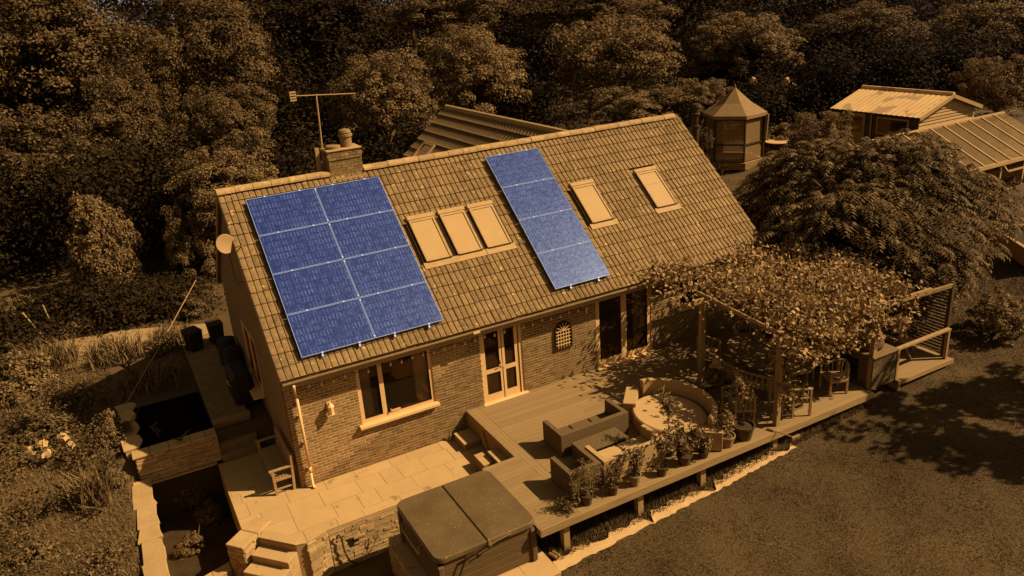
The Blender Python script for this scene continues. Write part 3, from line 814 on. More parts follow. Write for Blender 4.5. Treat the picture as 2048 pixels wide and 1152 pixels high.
# arched garden mirror / grille
t = thing('arched_wall_mirror', 'arched window-shaped mirror with grid bars on the brick wall', 'mirror', (7.44, -.004, 1.60))
w, h = .255, .50
def arch(w, h, n=14): return [(-w, 0), (w, 0)] + [(w * math.cos(a), h + w * math.sin(a)) for a in [math.pi * k / n for k in range(n + 1)]]
def plate(poly, y0, y1):
    m = MB(); n = len(poly); m.add([(x, y0, z) for x, z in poly] + [(x, y1, z) for x, z in poly], [tuple(range(n)), tuple(reversed(range(n, 2 * n)))] + [(i, n + i, n + (i + 1) % n, (i + 1) % n) for i in range(n)]); return m
M_mirror = mat('mirror_glass', .02, .03, 2, rough=.08, spec=.8)
plate(arch(w - .02, h), -.018, -.005).build('mirror_plate', M_mirror, t)
m = MB(); ol = arch(w, h); 
for p, q in zip(ol, ol[1:] + ol[:1]): m.beam((p[0], -.025, p[1]), (q[0], -.025, q[1]), .05, .035, up=(0, 0, 1) if abs(p[0] - q[0]) > .01 else (1, 0, 0))
m.build('frame', M_iron, t)
for i in range(1, 6): m = MB(); x = -w + 2 * w * i / 6; m.box(x - .009, x + .009, -.036, -.02, 0, h); m.build('bar', M_white, t)
for k in range(1, 6): m = MB(); m.box(-w + .02, w - .02, -.040, -.024, k * .1 - .008, k * .1 + .008); m.build('bar', M_white, t)
for a in (30, 60, 90, 120, 150): m = MB(); m.beam((0, -.03, h), (w * .95 * math.cos(R(a)), -.03, h + w * .95 * math.sin(R(a))), .014, .014); m.build('bar', M_white, t)

# ================================================================ STONE WALLS
def stone_variants():
    out = []
    for k in range(8):
        rr = random.Random(100 + k); m = MB(); m.box(0, 1, 0, 1, 0, 1)
        me = m.build('stone', M_stone).data; bpy.data.objects.remove(bpy.data.objects['stone'])
        bm = bmesh.new(); bm.from_mesh(me)
        bmesh.ops.bevel(bm, geom=list(bm.edges), offset=.06, segments=1, affect='EDGES', clamp_overlap=True)
        for v in bm.verts: v.co += Vector((rr.uniform(-.05, .05), rr.uniform(-.05, .05), rr.uniform(-.06, .06)))
        bm.to_mesh(me); bm.free(); out.append(me)
    return out
STONES = stone_variants()
def stone_face(par, P, Q, z0, z1, hmin=.035, hmax=.085, lmin=.12, lmax=.42, seed=0, thick=.1, skip=None):
    """courses of single stones set proud of the core on the right-hand side of P->Q"""
    rr = random.Random(seed); P = Vector((P[0], P[1], 0)); Q = Vector((Q[0], Q[1], 0)); d = (Q - P); L = d.length; d.normalize()
    nrm = Vector((d.y, -d.x, 0)); ang = math.atan2(d.y, d.x); z = z0
    while z < z1 - .02:
        h = min(rr.uniform(hmin, hmax), z1 - z); x = 0
        while x < L - .02:
            l = min(rr.uniform(lmin, lmax), L - x)
            if L - x - l < .06: l = L - x
            if not (skip and skip(x + l / 2, z + h / 2)):
                pr = rr.uniform(.0, .03); p = P + d * x + nrm * pr
                # local x along wall, local y into the wall
                o = link('stone', rr.choice(STONES), par, loc=(p.x, p.y, z + .004), rotz=ang, scale=(max(l - .009, .02), thick, max(h - .006, .02)))
            x += l
        z += h

patio = MB()
PP = [(-1.56, 2.3), (-1.56, -.80), (-1.28, -1.30), (-.66, -2.01), (-.40, -2.07), (.06, -1.90), (3.5, -1.88), (3.5, -2.62), (4.40, -2.62), (4.40, -.0), (-.0, -.0), (-.0, 2.3)]
patio.prism(list(reversed(PP)), -1.1, -.012)
pat = struct(patio.build('patio', M_joint))
def inside(p, poly):
    r_ = False; n = len(poly)
    for i in range(n):
        a, b = poly[i], poly[(i + 1) % n]
        if (a[1] > p[1]) != (b[1] > p[1]) and p[0] < (b[0] - a[0]) * (p[1] - a[1]) / (b[1] - a[1]) + a[0]: r_ = not r_
    return r_
def clip_poly(poly, clip):          # Sutherland-Hodgman, convex clip rectangle
    x0, x1, y0, y1 = clip; out = poly
    for axis_, val, sgn in ((0, x0, 1), (0, x1, -1), (1, y0, 1), (1, y1, -1)):
        inp = out; out = []
        for i in range(len(inp)):
            a, b = inp[i - 1], inp[i]; ia = (a[axis_] - val) * sgn >= 0; ib = (b[axis_] - val) * sgn >= 0
            if ia != ib:
                t = (val - a[axis_]) / (b[axis_] - a[axis_]); out.append((a[0] + (b[0] - a[0]) * t, a[1] + (b[1] - a[1]) * t))
            if ib: out.append(b)
        if not out: break
    return out
rr = random.Random(21); y = 2.3; PPr = list(reversed(PP))
while y > -2.7:
    h = rr.choice((.45, .6, .6, .75)); x = -1.75 - rr.uniform(0, .4)
    while x < 4.4:
        w = rr.choice((.45, .6, .75, .9, .9)); q = clip_poly(PPr, (x + .004, x + w - .004, y - h + .004, y - .004))
        if len(q) > 2:
            cx = sum(p[0] for p in q) / len(q); cy = sum(p[1] for p in q) / len(q)
            if inside((cx, cy), PPr) or True:
                q2 = []
                for p in q:
                    if not q2 or (abs(p[0] - q2[-1][0]) + abs(p[1] - q2[-1][1])) > 1e-4: q2.append(p)
                ar = abs(sum(q2[i - 1][0] * q2[i][1] - q2[i][0] * q2[i - 1][1] for i in range(len(q2)))) / 2
                if ar > .01 and len(q2) > 2:
                    m = MB(); m.prism(q2, -.03, rr.uniform(-.003, .003)); m.build('slab', M_slab, pat)
        x += w
    y -= h
# patio front retaining wall (x .06 .. 1.7) and its right-hand stair cheek
t = thing('stone_retaining_wall', 'sunlit rubble stone wall holding up the patio beside the hot tub', 'wall', (.06, -1.9, -1.1))
INV = lambda o: o.matrix_basis.inverted()
def wall_core(root, poly, z0, z1, mats=None):
    m = MB(); m.prism(poly, z0, z1); o = m.build('wall_core', mats or M_joint, root); o.matrix_parent_inverse = INV(root); return o
c1 = wall_core(t, [(.06, -1.93), (3.5, -1.91), (3.5, -1.885), (.06, -1.902)], -1.1, -.03)
stone_face(c1, (.06, -1.93), (1.75, -1.91), -1.1, -.06, seed=1, skip=lambda x, z: .35 < x < .62 and -.62 < z < -.42)
m = MB(); m.box(.4, .7, -1.93, -1.8, -.64, -.42); o = m.build('recess_shade', M_black, c1)  # solid black block, the shade of a hollow put into colour
c2 = wall_core(t, [(-.45, -2.10), (.05, -1.945), (.05, -1.91), (-.42, -2.075)], -1.1, -.03)
stone_face(c2, (-.45, -2.10), (.05, -1.945), -1.1, -.02, seed=2, lmin=.2, lmax=.5, hmin=.04, hmax=.1)
# stair: three treads going down towards the lower left
st = thing('garden_steps', 'stone steps going down from the patio corner', 'steps', (-.97, -1.65, -1.1))
e1v = Vector((.682, -.731, 0)); e2v = Vector((-.731, -.682, 0)); A0 = Vector((-1.28, -1.30, 0)); B0 = Vector((-.66, -2.01, 0))
for i in range(1, 5):
    a = A0 + e2v * (.33 * (i - 1) + .004); b = B0 + e2v * (.33 * (i - 1) + .004); z = -.175 * i
    q = [a, b, b + e2v * .34, a + e2v * .34]
    m = MB(); m.prism([(p.x, p.y) for p in q], -1.1, z - .04); o = m.build('riser', M_stone, st); o.matrix_parent_inverse = INV(st)
    q = [a - e2v * .0, b - e2v * .0, b + e2v * .36, a + e2v * .36]
    m = MB(); m.prism([(p.x, p.y) for p in q], z - .038, z); o = m.build('tread', M_slab, st, bevel=.006); o.matrix_parent_inverse = INV(st)
m = MB(); m.prism([(p.x, p.y) for p in (A0 - e2v * .22, B0 - e2v * .22, B0 + e2v * .03, A0 + e2v * .03)], .006, .03); o = m.build('top_tread', M_slab, st, bevel=.005); o.matrix_parent_inverse = INV(st)
# left cheek wall of the stair
t = thing('stair_cheek_wall', 'low stone wall with flat capping on the left of the garden steps', 'wall', (-1.4, -1.1, -1.1))
I0, I1, O0, O1 = Vector((-.93, -.90, 0)), Vector((-1.66, -1.52, 0)), Vector((-1.22, -.55, 0)), Vector((-1.95, -1.17, 0))
c = wall_core(t, [(p.x, p.y) for p in (O0, O1, I1, I0)], -1.1, -.0)
stone_face(c, (I1.x, I1.y), (I0.x, I0.y), -1.1, .0, seed=5, lmin=.2, lmax=.5, hmin=.04, hmax=.09); stone_face(c, (O1.x, O1.y), (I1.x, I1.y), -1.1, .0, seed=6, lmin=.14, lmax=.3, hmin=.04, hmax=.09)
for k in range(2):
    f0, f1 = k / 2 + .008 * k, (k + 1) / 2 - .008 * (1 - k)
    q = [O0.lerp(O1, f0), O0.lerp(O1, f1 + (.03 if k else 0)), I0.lerp(I1, f1 + (.03 if k else 0)), I0.lerp(I1, f0)]
    m = MB(); m.prism([(p.x, p.y) for p in q], .003, .055); o = m.build('capping_stone', M_coping, t, bevel=.008); o.matrix_parent_inverse = INV(t)
# low wall along the bottom of the sunken garden, running left from the stair
t = thing('sunken_garden_wall', 'low stone wall closing the front of the sunken garden', 'wall', (-2.6, -1.3, -1.1))
c = wall_core(t, [(-3.15, -1.62), (-1.97, -1.22), (-1.97, -1.0), (-3.15, -1.38)], -1.1, -.62)
stone_face(c, (-3.15, -1.64), (-1.97, -1.24), -1.1, -.64, seed=9)
for k in range(3):
    a, b = Vector((-3.15, -1.66, 0)).lerp(Vector((-1.97, -1.26, 0)), k / 3 + .006), Vector((-3.15, -1.66, 0)).lerp(Vector((-1.97, -1.26, 0)), (k + 1) / 3)
    m = MB(); m.prism([(a.x, a.y), (b.x, b.y), (b.x, b.y + .3), (a.x, a.y + .3)], -.617, -.56); o = m.build('capping_stone', M_coping, t, bevel=.008); o.matrix_parent_inverse = INV(t)
# back wall between sunken garden and upper bed
t = thing('terrace_wall', 'stone wall between the sunken garden and the dark raised pond', 'wall', (-2.35, 2.6, -1.1))
c = wall_core(t, [(-3.35, 2.48), (-1.42, 2.48), (-1.42, 2.78), (-3.35, 2.78)], -1.1, .74, M_soil)  # dark core paints the shade on the wall below the ledge
stone_face(c, (-3.35, 2.45), (-1.42, 2.45), .03, .73, seed=11, hmin=.03, hmax=.07, lmin=.25, lmax=.6)
m = MB(); m.box(-3.35, -1.57, 2.36, 2.475, -.03, .02); o = m.build('ledge', M_coping, t, bevel=.01); o.matrix_parent_inverse = INV(t)
x = -3.4; rr = random.Random(3)
while x < -1.45:
    w = min(rr.uniform(.35, .6), -1.42 - x); m = MB(); m.box(x, x + w - .01, 2.40 + rr.uniform(-.02, .02), 2.80, .744, .795); o = m.build('capping_stone', M_coping, t, bevel=.01); o.matrix_parent_inverse = INV(t); x += w
# left wall with irregular coping
for nm, lab, y0, y1, zt, zb in (('boundary_wall', 'long low wall with pale irregular coping left of the sunken garden', -2.0, 2.36, .12, -1.1), ('boundary_wall', 'short pale-topped wall left of the dark raised pond', 2.84, 5.6, .78, .3)):
    t = thing(nm, lab, 'wall', (-3.38, y0, zb)); c = wall_core(t, [(-3.52, y0), (-3.2, y0), (-3.2, y1), (-3.52, y1)], zb, zt, M_stone)
    y = y0
    while y < y1 - .05:
        l = min(rr.uniform(.4, .9), y1 - y); j = lambda: rr.uniform(-.05, .05)
        m = MB(); m.prism([(-3.58 + j(), y), (-3.16 + j() * 1.5, y), (-3.14 + j() * 1.5, y + l * .5), (-3.16 + j(), y + l - .012), (-3.58 + j(), y + l - .012)], zt + .003, zt + .06 + rr.uniform(0, .012))
        o = m.build('coping_stone', M_coping, t, bevel=.012); o.matrix_parent_inverse = INV(t); y += l
m = MB(); m.prism([(-3.2, -1.5), (-1.56, -1.2), (-1.56, 2.46), (-3.2, 2.46)], -1.2, -1.07); struct(m.build('sunken_bed', mat('shade_soil', .03, .055, 3, rough=1, bump=.6, bscale=20)))  # pit shade is put into this near-black soil colour
# raised near-black sheet over the upper bed, gable path and its steps
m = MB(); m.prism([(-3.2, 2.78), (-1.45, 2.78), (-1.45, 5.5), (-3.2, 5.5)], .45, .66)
M_nearblack = mat('near_black', .004, .008, 3, rough=.3, spec=.0, bump=.05, bscale=6); struct(m.build('terrace', M_nearblack))
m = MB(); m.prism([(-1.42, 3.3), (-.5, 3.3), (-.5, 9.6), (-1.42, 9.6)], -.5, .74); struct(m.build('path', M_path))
t = thing('path_steps', 'shaded steps from the patio up to the path along the gable', 'steps', (-.95, 2.8, 0))
for i in range(4):
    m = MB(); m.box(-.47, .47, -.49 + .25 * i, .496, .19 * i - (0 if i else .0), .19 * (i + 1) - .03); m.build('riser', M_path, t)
    m = MB(); m.box(-.48, .48, -.51 + .25 * i, -.51 + .25 * i + .27, .19 * (i + 1) - .027, .19 * (i + 1)); m.build('tread', M_deck, t)
m = MB(); m.prism([(p.x, p.y) for p in [atz(*q, .64) for q in ((0, 705), (0, 770), (200, 720), (440, 680), (440, 645), (250, 660))]], .45, .645); struct(m.build('gravel_path', M_gravel))

# ================================================================ HOT TUB
m = MB(); m.box(1.18, 3.74, -5.62, -2.66, -1.1, -.215); pl = struct(m.build('tub_terrace', M_joint))
stone_face(pl, (1.16, -2.66), (1.16, -5.62), -1.1, -.24, seed=31)
for a in ((0,),):
    stone_face(pl, (1.2, -5.64), (3.74, -5.64), -1.1, -.24, seed=33)
y = -5.64
for i in range(5):
    for k in range(4):
        m = MB(); m.box(1.17 + k * .645, 1.17 + k * .645 + .638, y + i * .596, y + i * .596 + .588, -.213, -.19); m.build('slab', M_slab, pl)
TX, TY = 2.455, -4.0; tw = 1.02
tub = thing('hot_tub', 'square brown hot tub under a folded insulated cover', 'hot tub', (TX, TY, -.19))
m = MB(); m.box(-tw + .05, tw - .05, -tw + .05, tw - .05, 0, .86); m.build('shell', M_tub, tub)
for sx in (-1, 1):
    for sy in (-1, 1):
        m = MB(); m.box(sx * tw - .07, sx * tw + .07, sy * tw - .07, sy * tw + .07, 0, .80); m.build('corner_post', M_tub, tub, bevel=.03)
for k in range(5):
    z = .03 + k * .165
    for s_ in (-1, 1):
        m = MB(); m.box(-tw + .075, tw - .075, s_ * tw - .02, s_ * tw + .02, z, z + .157); m.build('side_panel', M_tub, tub, bevel=.008)
        m = MB(); m.box(s_ * tw - .02, s_ * tw + .02, -tw + .075, tw - .075, z, z + .157); m.build('side_panel', M_tub, tub, bevel=.008)
def rrect(x0, x1, y0, y1, r, corners, n=7):
    out = []
    for cx, cy, a0, k in ((x1 - r, y1 - r, 0, 0), (x0 + r, y1 - r, 90, 1), (x0 + r, y0 + r, 180, 2), (x1 - r, y0 + r, 270, 3)):
        if corners[k]: out += [(cx + r * math.cos(R(a0 + 90 * i / n)), cy + r * math.sin(R(a0 + 90 * i / n))) for i in range(n + 1)]
        else: out.append({0: (x1, y1), 1: (x0, y1), 2: (x0, y0), 3: (x1, y0)}[k])
    return out
cw = 1.11
for nm, x0, x1, cn in (('cover_half', -cw, -.028, (0, 1, 1, 0)), ('cover_half', -.012, cw, (1, 0, 0, 1))):
    o_ = rrect(x0, x1, -cw, cw, .2, cn); cx_ = (x0 + x1) / 2
    m = MB(); n = len(o_); ins = lambda p, f: (cx_ + (p[0] - cx_) * (1 - f * 2), p[1] * (1 - f))
    rings = [(0, .885), (0, .955), (.006, .985), (.016, .998)]
    vs = []; fs = []
    for f, z in rings: vs += [(*ins(p, f), z) for p in o_]
    for i in range(len(rings) - 1):
        for k in range(n): k2 = (k + 1) % n; fs.append((i * n + k, i * n + k2, (i + 1) * n + k2, (i + 1) * n + k))
    fs.append(tuple(reversed(range(n))))
    cidx = len(vs); vs.append((cx_, 0, 1.022)); last = (len(rings) - 1) * n
    for k in range(n): fs.append((last + k, last + (k + 1) % n, cidx))
    m.add(vs, fs); m.build(nm, M_tubc, tub)
m = MB(); m.box(-.03, -.010, -cw + .01, cw - .01, .9, .985); m.build('cover_hinge', M_black, tub)
for s_ in (1,):
    m = MB(); m.tube([(-.05, -cw - .012, .94), (-.3, -cw - .03, .88), (-.5, -cw - .03, .85), (-.62, -cw - .03, .6), (-.85, -cw - .03, .1)], .022, 8); m.build('cover_lifter', M_iron, tub)
    m = MB(); m.tube([(0, -cw - .02, .99), (.02, -cw - .04, .9), (.15, -cw - .03, .93), (.5, -cw - .02, .96)], .016, 6); m.tube([(0, -cw - .02, .99), (-.02, -cw - .04, .87), (-.25, -cw - .03, .8)], .014, 6); m.lathe([(.05, -.06), (.06, 0), (.03, .05)], (0, -cw - .02, .93), 8); m.build('strap', M_tubc, tub)
m = MB(); m.tube([(-tw - .16, .55, .68), (-tw - .16, -.35, .68)], .022, 8)
for y in (.55, -.35): m.tube([(-tw - .16, y, .68), (-tw - .14, y + .06, .78), (-tw - .02, y + .1, .83)], .012, 6)
m.build('lifter_bar', M_pale_metal, tub)
m = MB(); m.box(-tw - .02, -tw + .05, -tw + .1, -tw + .2, .5, .56); m.build('lock', M_pale_metal, tub)
# cable loop on the retaining wall
t = thing('garden_hose', 'thin hose looped down the shaded stone wall left of the hot tub', 'hose', (.9, -2.0, -.5))
m = MB(); m.tube([(-.55, .0, -.38), (-.35, -.03, -.46), (-.1, -.03, -.42), (.08, -.03, -.25), (.2, -.04, .05), (.24, -.05, .15), (.15, -.05, .08), (.1, -.05, -.05), (.14, -.05, -.12), (.24, -.05, .02)], .011, 6); m.build('hose_line', M_terra, t)
t = thing('wall_pipe', 'dark pipe running down the sunlit stone wall by the steps', 'pipe', (.3, -2.0, -.1))
m = MB(); m.tube([(-.1, -.02, -.12), (-.05, -.03, -.02), (.0, -.04, -.1), (.02, -.04, -.5), (.08, -.04, -.75), (.25, -.04, -.95)], .02, 7); m.build('pipe_run', M_iron, t)

# ================================================================ DECK
deck = thing('deck', 'raised timber deck of long boards along the house front', 'deck', (4.43, -5.25, 0))
def dpart(m, name, mt, par=deck, bevel=0.0):
    o = m.build(name, mt, par, bevel=bevel); o.matrix_parent_inverse = INV(par); return o
BW = .145; rr = random.Random(8); y = -5.22; i = 0
while y < -.06:
    y1 = min(y + BW - .006, -.02)
    cuts = sorted([4.72, rr.uniform(6.5, 8.2), rr.uniform(9.6, 11.5), 13.32])
    for a, b in zip(cuts, cuts[1:]):
        m = MB(); m.box(a + .002, b - .002, y, y1, D - .03, D + rr.uniform(-.0015, .0015)); dpart(m, 'deck_board', M_deck)
    if y < -2.72:
        m = MB(); m.box(3.575, 4.52, y, y1, D - .03, D + rr.uniform(-.0015, .0015)); dpart(m, 'deck_board', M_deck)
    if y < -2.9:
        m = MB(); m.box(14.3, 16.5, y, y1, D - .03, D + rr.uniform(-.0015, .0015)); dpart(m, 'deck_board', M_deck)
    y += BW
m = MB(); m.box(4.525, 4.62, -5.22, -.02, D - .03, D + .001); dpart(m, 'edge_board', M_deck)
m = MB(); m.box(4.625, 4.715, -5.22, -.02, D - .03, D + .0); dpart(m, 'edge_board', M_deck)
m = MB(); m.box(4.435, 4.52, -2.66, -.02, D - .03, D + .001); dpart(m, 'edge_board', M_deck)
m = MB(); m.box(3.57, 13.32, -5.255, -5.225, D - .17, D + .004); dpart(m, 'fascia', M_deck2)
m = MB(); m.box(14.28, 16.52, -5.255, -5.225, D - .12, D + .004); dpart(m, 'fascia', M_deck2)
m = MB(); m.box(4.405, 4.43, -2.66, -.02, -.0, D - .002); dpart(m, 'side_skirt', M_deck2)
m = MB(); m.box(3.57, 4.43, -2.655, -2.63, 0, D - .034); dpart(m, 'side_skirt', M_deck2)
m = MB(); m.box(3.545, 3.568, -5.25, -2.64, D - .17, D - .002); dpart(m, 'side_skirt', M_deck2)
for px, zb in ((4.22, -.42), (6.12, -.35), (7.88, -.25), (10.1, -.1)):
    m = MB(); m.box(px - .075, px + .075, -5.12, -4.97, zb, D - .034); dpart(m, 'support_post', M_post, bevel=.006)
    m = MB(); m.box(px - .14, px + .14, -5.2, -4.9, zb - .05, zb + .13); dpart(m, 'footing', M_strip, bevel=.02)
for x in [3.7 + .6 * k for k in range(17)]:
    m = MB(); m.box(x - .02, x + .02, -5.2, -.1 if x > 4.45 else -2.67, D - .16, D - .031); dpart(m, 'joist', M_post)
m = MB(); m.box(14.35, 14.45, -5.2, -5.1, .2, D - .034); dpart(m, 'support_post', M_post)
m = MB(); m.box(16.3, 16.4, -5.2, -5.1, .2, D - .034); dpart(m, 'support_post', M_post)
# pale mowing strip at the deck foot; its upper edge imitates the deck shadow
SEG = [(4.0, 6.0), (6.25, 7.75), (7.95, 10.6)]
vs = []; fs = []; rr = random.Random(4); n = 70
for i in range(n + 1):
    x = 3.76 + (10.5 - 3.76) * i / n; z = ground_z(x, -5.3) + .045
    wv = .04 * rr.uniform(-1, 1)
    gap = .30 * max(0, 1 - min(abs(x - 6.15), abs(x - 7.9), abs(x - 10.3)) / .22); lo_ = -5.56 + .024 * (x - 3.76) + wv * .8; hi_ = -5.25 + .016 * (x - 3.76) + wv * 2.2 - .05 * math.sin(x * 2.7) - gap
    vs += [(x, lo_, z - .02), (x, max(lo_ + .01, hi_), z)]
for i in range(n): fs.append((2 * i, 2 * i + 2, 2 * i + 3, 2 * i + 1))
m = MB(); m.add(vs, fs); struct(m.build('mowing_strip', M_strip))
# timber steps from patio to deck
def step_box(lab, x0, x1, y0, y1, z0, z1, nb=3):
    t = thing('timber_step', lab, 'step', ((x0 + x1) / 2, (y0 + y1) / 2, z0)); w, d_, h = (x1 - x0) / 2, (y1 - y0) / 2, z1 - z0
    m = MB(); m.box(-w + .015, w - .015, -d_ + .015, d_ - .015, 0, h - .03); m.build('body', M_deck2, t)
    for k in range(nb): m = MB(); a = -d_ + 2 * d_ * k / nb; m.box(-w, w, a + .002, a + 2 * d_ / nb - .004, h - .028, h); m.build('tread_board', mat('step_board', .36, .46, 4, stretch=(1, 6, 6), rnd=.1), t)
step_box('pale-topped timber step against the house wall below the deck', 3.93, 4.395, -.80, -.16, 0, .21)
step_box('low timber block step farthest from the house, by the hot tub corner', 3.86, 4.12, -2.05, -1.50, 0, .30, 3)
step_box('second timber block touching the deck side near the tub', 4.13, 4.395, -2.30, -1.72, 0, .42, 2)
for k, (x, y, lab) in enumerate(((3.86, -.10, 'left of two small cone ornaments at the foot of the wall'), (4.15, -.08, 'right of two small cone ornaments, behind the timber step'))):
    m = MB(); m.lathe([(.075, 0), (.07, .02), (.03, .16), (.005, .27)], (0, 0, 0), 10); tag(m.build('cone_ornament', M_terra, loc=(x, y, .002)), lab, 'ornament', 'cone ornaments')
m = MB(); m.beam((4.385, -1.22, .02), (4.37, -.95, .50), .10, .03, up=(1, 0, 0)); tag(m.build('loose_board', M_teak), 'short loose board leaning against the deck side', 'board')

# ================================================================ DECK FURNITURE
def sofa(name, lab, cat, x0, x1, y0, y1, h, mt, arms=(1, 1), seats=2, cush=None, t=.12, seat_h=.34):
    cx, cy = (x0 + x1) / 2, (y0 + y1) / 2; o = thing(name, lab, cat, (cx, cy, D)); w, d_ = (x1 - x0) / 2, (y1 - y0) / 2
    m = MB(); m.box(-w, w, -d_, -d_ + t, .02, h); m.build('backrest', mt, o, bevel=.008)
    for s_, on in zip((-1, 1), arms):
        if on:
            m = MB(); a = sorted((s_ * w, s_ * (w - t))); m.box(a[0], a[1], -d_ + t + .003, d_, .02, h); m.build('arm', mt, o, bevel=.008)
    m = MB(); m.box(-w + t + .003, w - t - .003, -d_ + t + .003, d_ - .02, .06, seat_h - .1); m.build('seat', mt, o)
    sw = (2 * w - 2 * t) / seats
    for k in range(seats):
        m = MB(); a = -w + t + sw * k; m.box(a + .008, a + sw - .008, -d_ + t + .012, d_ - .01, seat_h - .097, seat_h + .02); m.build('seat_cushion', cush or mt, o, bevel=.025)
    return o
sofa('rattan_sofa', 'dark brown rattan sofa with its back to the lawn, nearest the house', 'sofa', 5.27, 7.16, -3.30, -2.48, .585, M_rat_dark, seats=3, seat_h=.24)
sofa('rattan_armchair', 'dark brown rattan armchair nearest the hot tub', 'armchair', 4.60, 5.41, -4.70, -3.92, .60, M_rat_dark, seats=1, seat_h=.24)
sofa('rattan_loveseat', 'pale rattan two-seat sofa with cream cushions', 'sofa', 5.46, 7.12, -4.72, -3.97, .60, M_rat_pale, seats=2, cush=M_cushion)
t = thing('coffee_table', 'low brown rattan coffee table between the dark and pale sofas', 'table', (6.1, -3.64, D))
m = MB(); m.box(-.61, .61, -.27, .27, .33, .37); m.build('table_top', M_rat_dark, t, bevel=.006)
for sx in (-1, 1):
    m = MB(); m.box(sx * .57 - .03, sx * .57 + .03, -.25, .25, 0, .328); m.build('leg_panel', M_rat_dark, t)
m = MB(); m.box(-.53, .53, -.22, .22, .1, .13); m.build('shelf', M_rat_dark, t)
# round daybed: curved pale rattan seat with a tall curved back and two arm blocks
t = thing('curved_rattan_daybed', 'round pale rattan daybed with a high curved back', 'daybed', (8.12, -3.62, D))
def arc_wall(m, r0, r1, a0, a1, z0, z1, n=26, sx=1.0):
    vs = []; fs = []
    for i in range(n + 1):
        a = R(a0 + (a1 - a0) * i / n)
        for r_ in (r0, r1):
            for z in (z0, z1): vs.append((r_ * math.cos(a) * sx, r_ * math.sin(a), z))
    for i in range(n):
        b = 4 * i; fs += [(b + 1, b + 3, b + 7, b + 5), (b, b + 4, b + 6, b + 2), (b, b + 1, b + 5, b + 4), (b + 2, b + 6, b + 7, b + 3)]
    fs += [(0, 2, 3, 1), (4 * n, 4 * n + 1, 4 * n + 3, 4 * n + 2)]
    m.add(vs, fs)
m = MB(); arc_wall(m, 1.13, 1.27, 84, 3, .02, .72, 14, .78); m.build('back_section', M_rat_pale, t)
m = MB(); arc_wall(m, 1.13, 1.27, 2.6, -76, .02, .72, 14, .78); m.build('back_section', M_rat_pale, t)
m = MB(); m.lathe([(.93, .02), (.95, .05), (.95, .27), (.93, .30)], (0, 0, 0), 36); o = m.build('seat_base', M_rat_pale, t); o.scale = (.84, 1.02, 1)
m = MB(); m.lathe([(.95, .305), (.97, .33), (.97, .37), (.93, .40)], (0, 0, 0), 36); o = m.build('seat_pad', M_cushion, t); o.scale = (.84, 1.02, 1)
m = MB(); m.box(-.43, .43, -.16, .16, .02, .5); o = m.build('arm_block', M_rat_pale, t, bevel=.01); o.location = (-.33, 1.07, 0); o.rotation_euler = (0, 0, R(48))
m = MB(); m.box(-.43, .43, -.16, .16, .02, .5); o = m.build('arm_block', M_rat_pale, t, bevel=.01); o.location = (.05, -1.14, 0); o.rotation_euler = (0, 0, R(-40))

# --- teak chairs, oval table, curved bench under the pergola
def chair_mesh():
    root = thing('garden_armchair', 'x', 'chair', group='teak armchairs around the oval table')
    for k, (x, y, h) in enumerate(((-.26, .24, .62), (.26, .24, .62), (-.22, -.22, .72), (.22, -.22, .72))):
        m = MB(); m.box(x - .025, x + .025, y - .025, y + .025, 0, h); m.build('leg', M_teak, root)
    for k in range(6): m = MB(); y = -.21 + k * .082; m.box(-.25, .25, y, y + .068, .415, .435); m.build('seat_slat', M_teak, root)
    m = MB(); m.box(-.25, .25, .2, .235, .36, .41); m.box(-.25, .25, -.225, -.2, .36, .41); m.box(-.28, -.25, -.2, .22, .36, .41); m.box(.25, .28, -.2, .22, .36, .41); m.build('seat_frame', M_teak, root)
    # curved arm and back rail
    n = 18; vs = []; pts = []
    for i in range(n + 1):
        a = R(-180 - 22 + (180 + 44) * i / n) ; x = .31 * math.cos(a) * 1.0; y = .27 * math.sin(a); back = max(0, -math.sin(a)); pts.append(Vector((x, y - .02 + (.28 if False else 0), .64 + .14 * back)))
    pts = [Vector((-.30, .26, .63))] + pts + [Vector((.30, .26, .63))]
    m = MB()
    for p, q in zip(pts, pts[1:]): m.beam(p, q, .055, .03)
    m.build('arm_rail', M_teak, root)
    for i in range(2, len(pts) - 2, 2):
        p = pts[i]; m = MB(); m.beam((p.x * .86, p.y * .86, .42), (p.x, p.y, p.z - .015), .03, .012, up=(p.x, p.y, 0)); m.build('back_slat', M_teak, root)
    return root
proto = chair_mesh()
CH = [((12.62, -4.62), (-.93, .36), 'teak armchair at the right end of the oval table, near the brick barbecue'),
      ((11.05, -4.86), (.35, .93), 'teak armchair beside the front pergola post, back to the lawn'),
      ((9.93, -3.52), (-1, .12), 'teak armchair holding the seated person'),
      ((9.72, -4.40), (.5, .86), 'small teak chair behind the two potted trees'),
      ((11.12, -1.62), (.5, -.86), 'teak armchair at the far left end of the oval table'),
      ((12.95, -3.65), (-1, .1), 'teak armchair on the far right side of the oval table'),
      ((12.55, -1.55), (-.45, -.9), 'teak armchair behind the oval table, nearest the house wall')]
for i, (p, f, lab) in enumerate(CH):
    o = proto if i == 0 else copy_tree(proto)
    o.location = (p[0], p[1], D + .002); o.rotation_euler = (0, 0, math.atan2(f[1], f[0]) - math.pi / 2); o['label'] = lab
t = thing('oval_table', 'large oval slatted garden table shaded by the vine', 'table', (11.78, -3.22, D))
poly = [(.82 * math.cos(R(a)), 1.30 * math.sin(R(a))) for a in range(0, 360, 10)]
for k in range(9):
    x0 = -.82 + k * .1823; q = clip_poly(poly, (x0 + .003, x0 + .179, -2, 2))
    m = MB(); m.prism(q, .71, .74); m.build('table_slat', M_teakd, t)
m = MB(); m.box(-.55, .55, -.9, .9, .64, .705); m.build('apron', M_teakd, t)
for sx in (-.5, .5):
    for sy in (-.8, .8): m = MB(); m.box(sx - .04, sx + .04, sy - .04, sy + .04, 0, .64); m.build('leg', M_teakd, t)
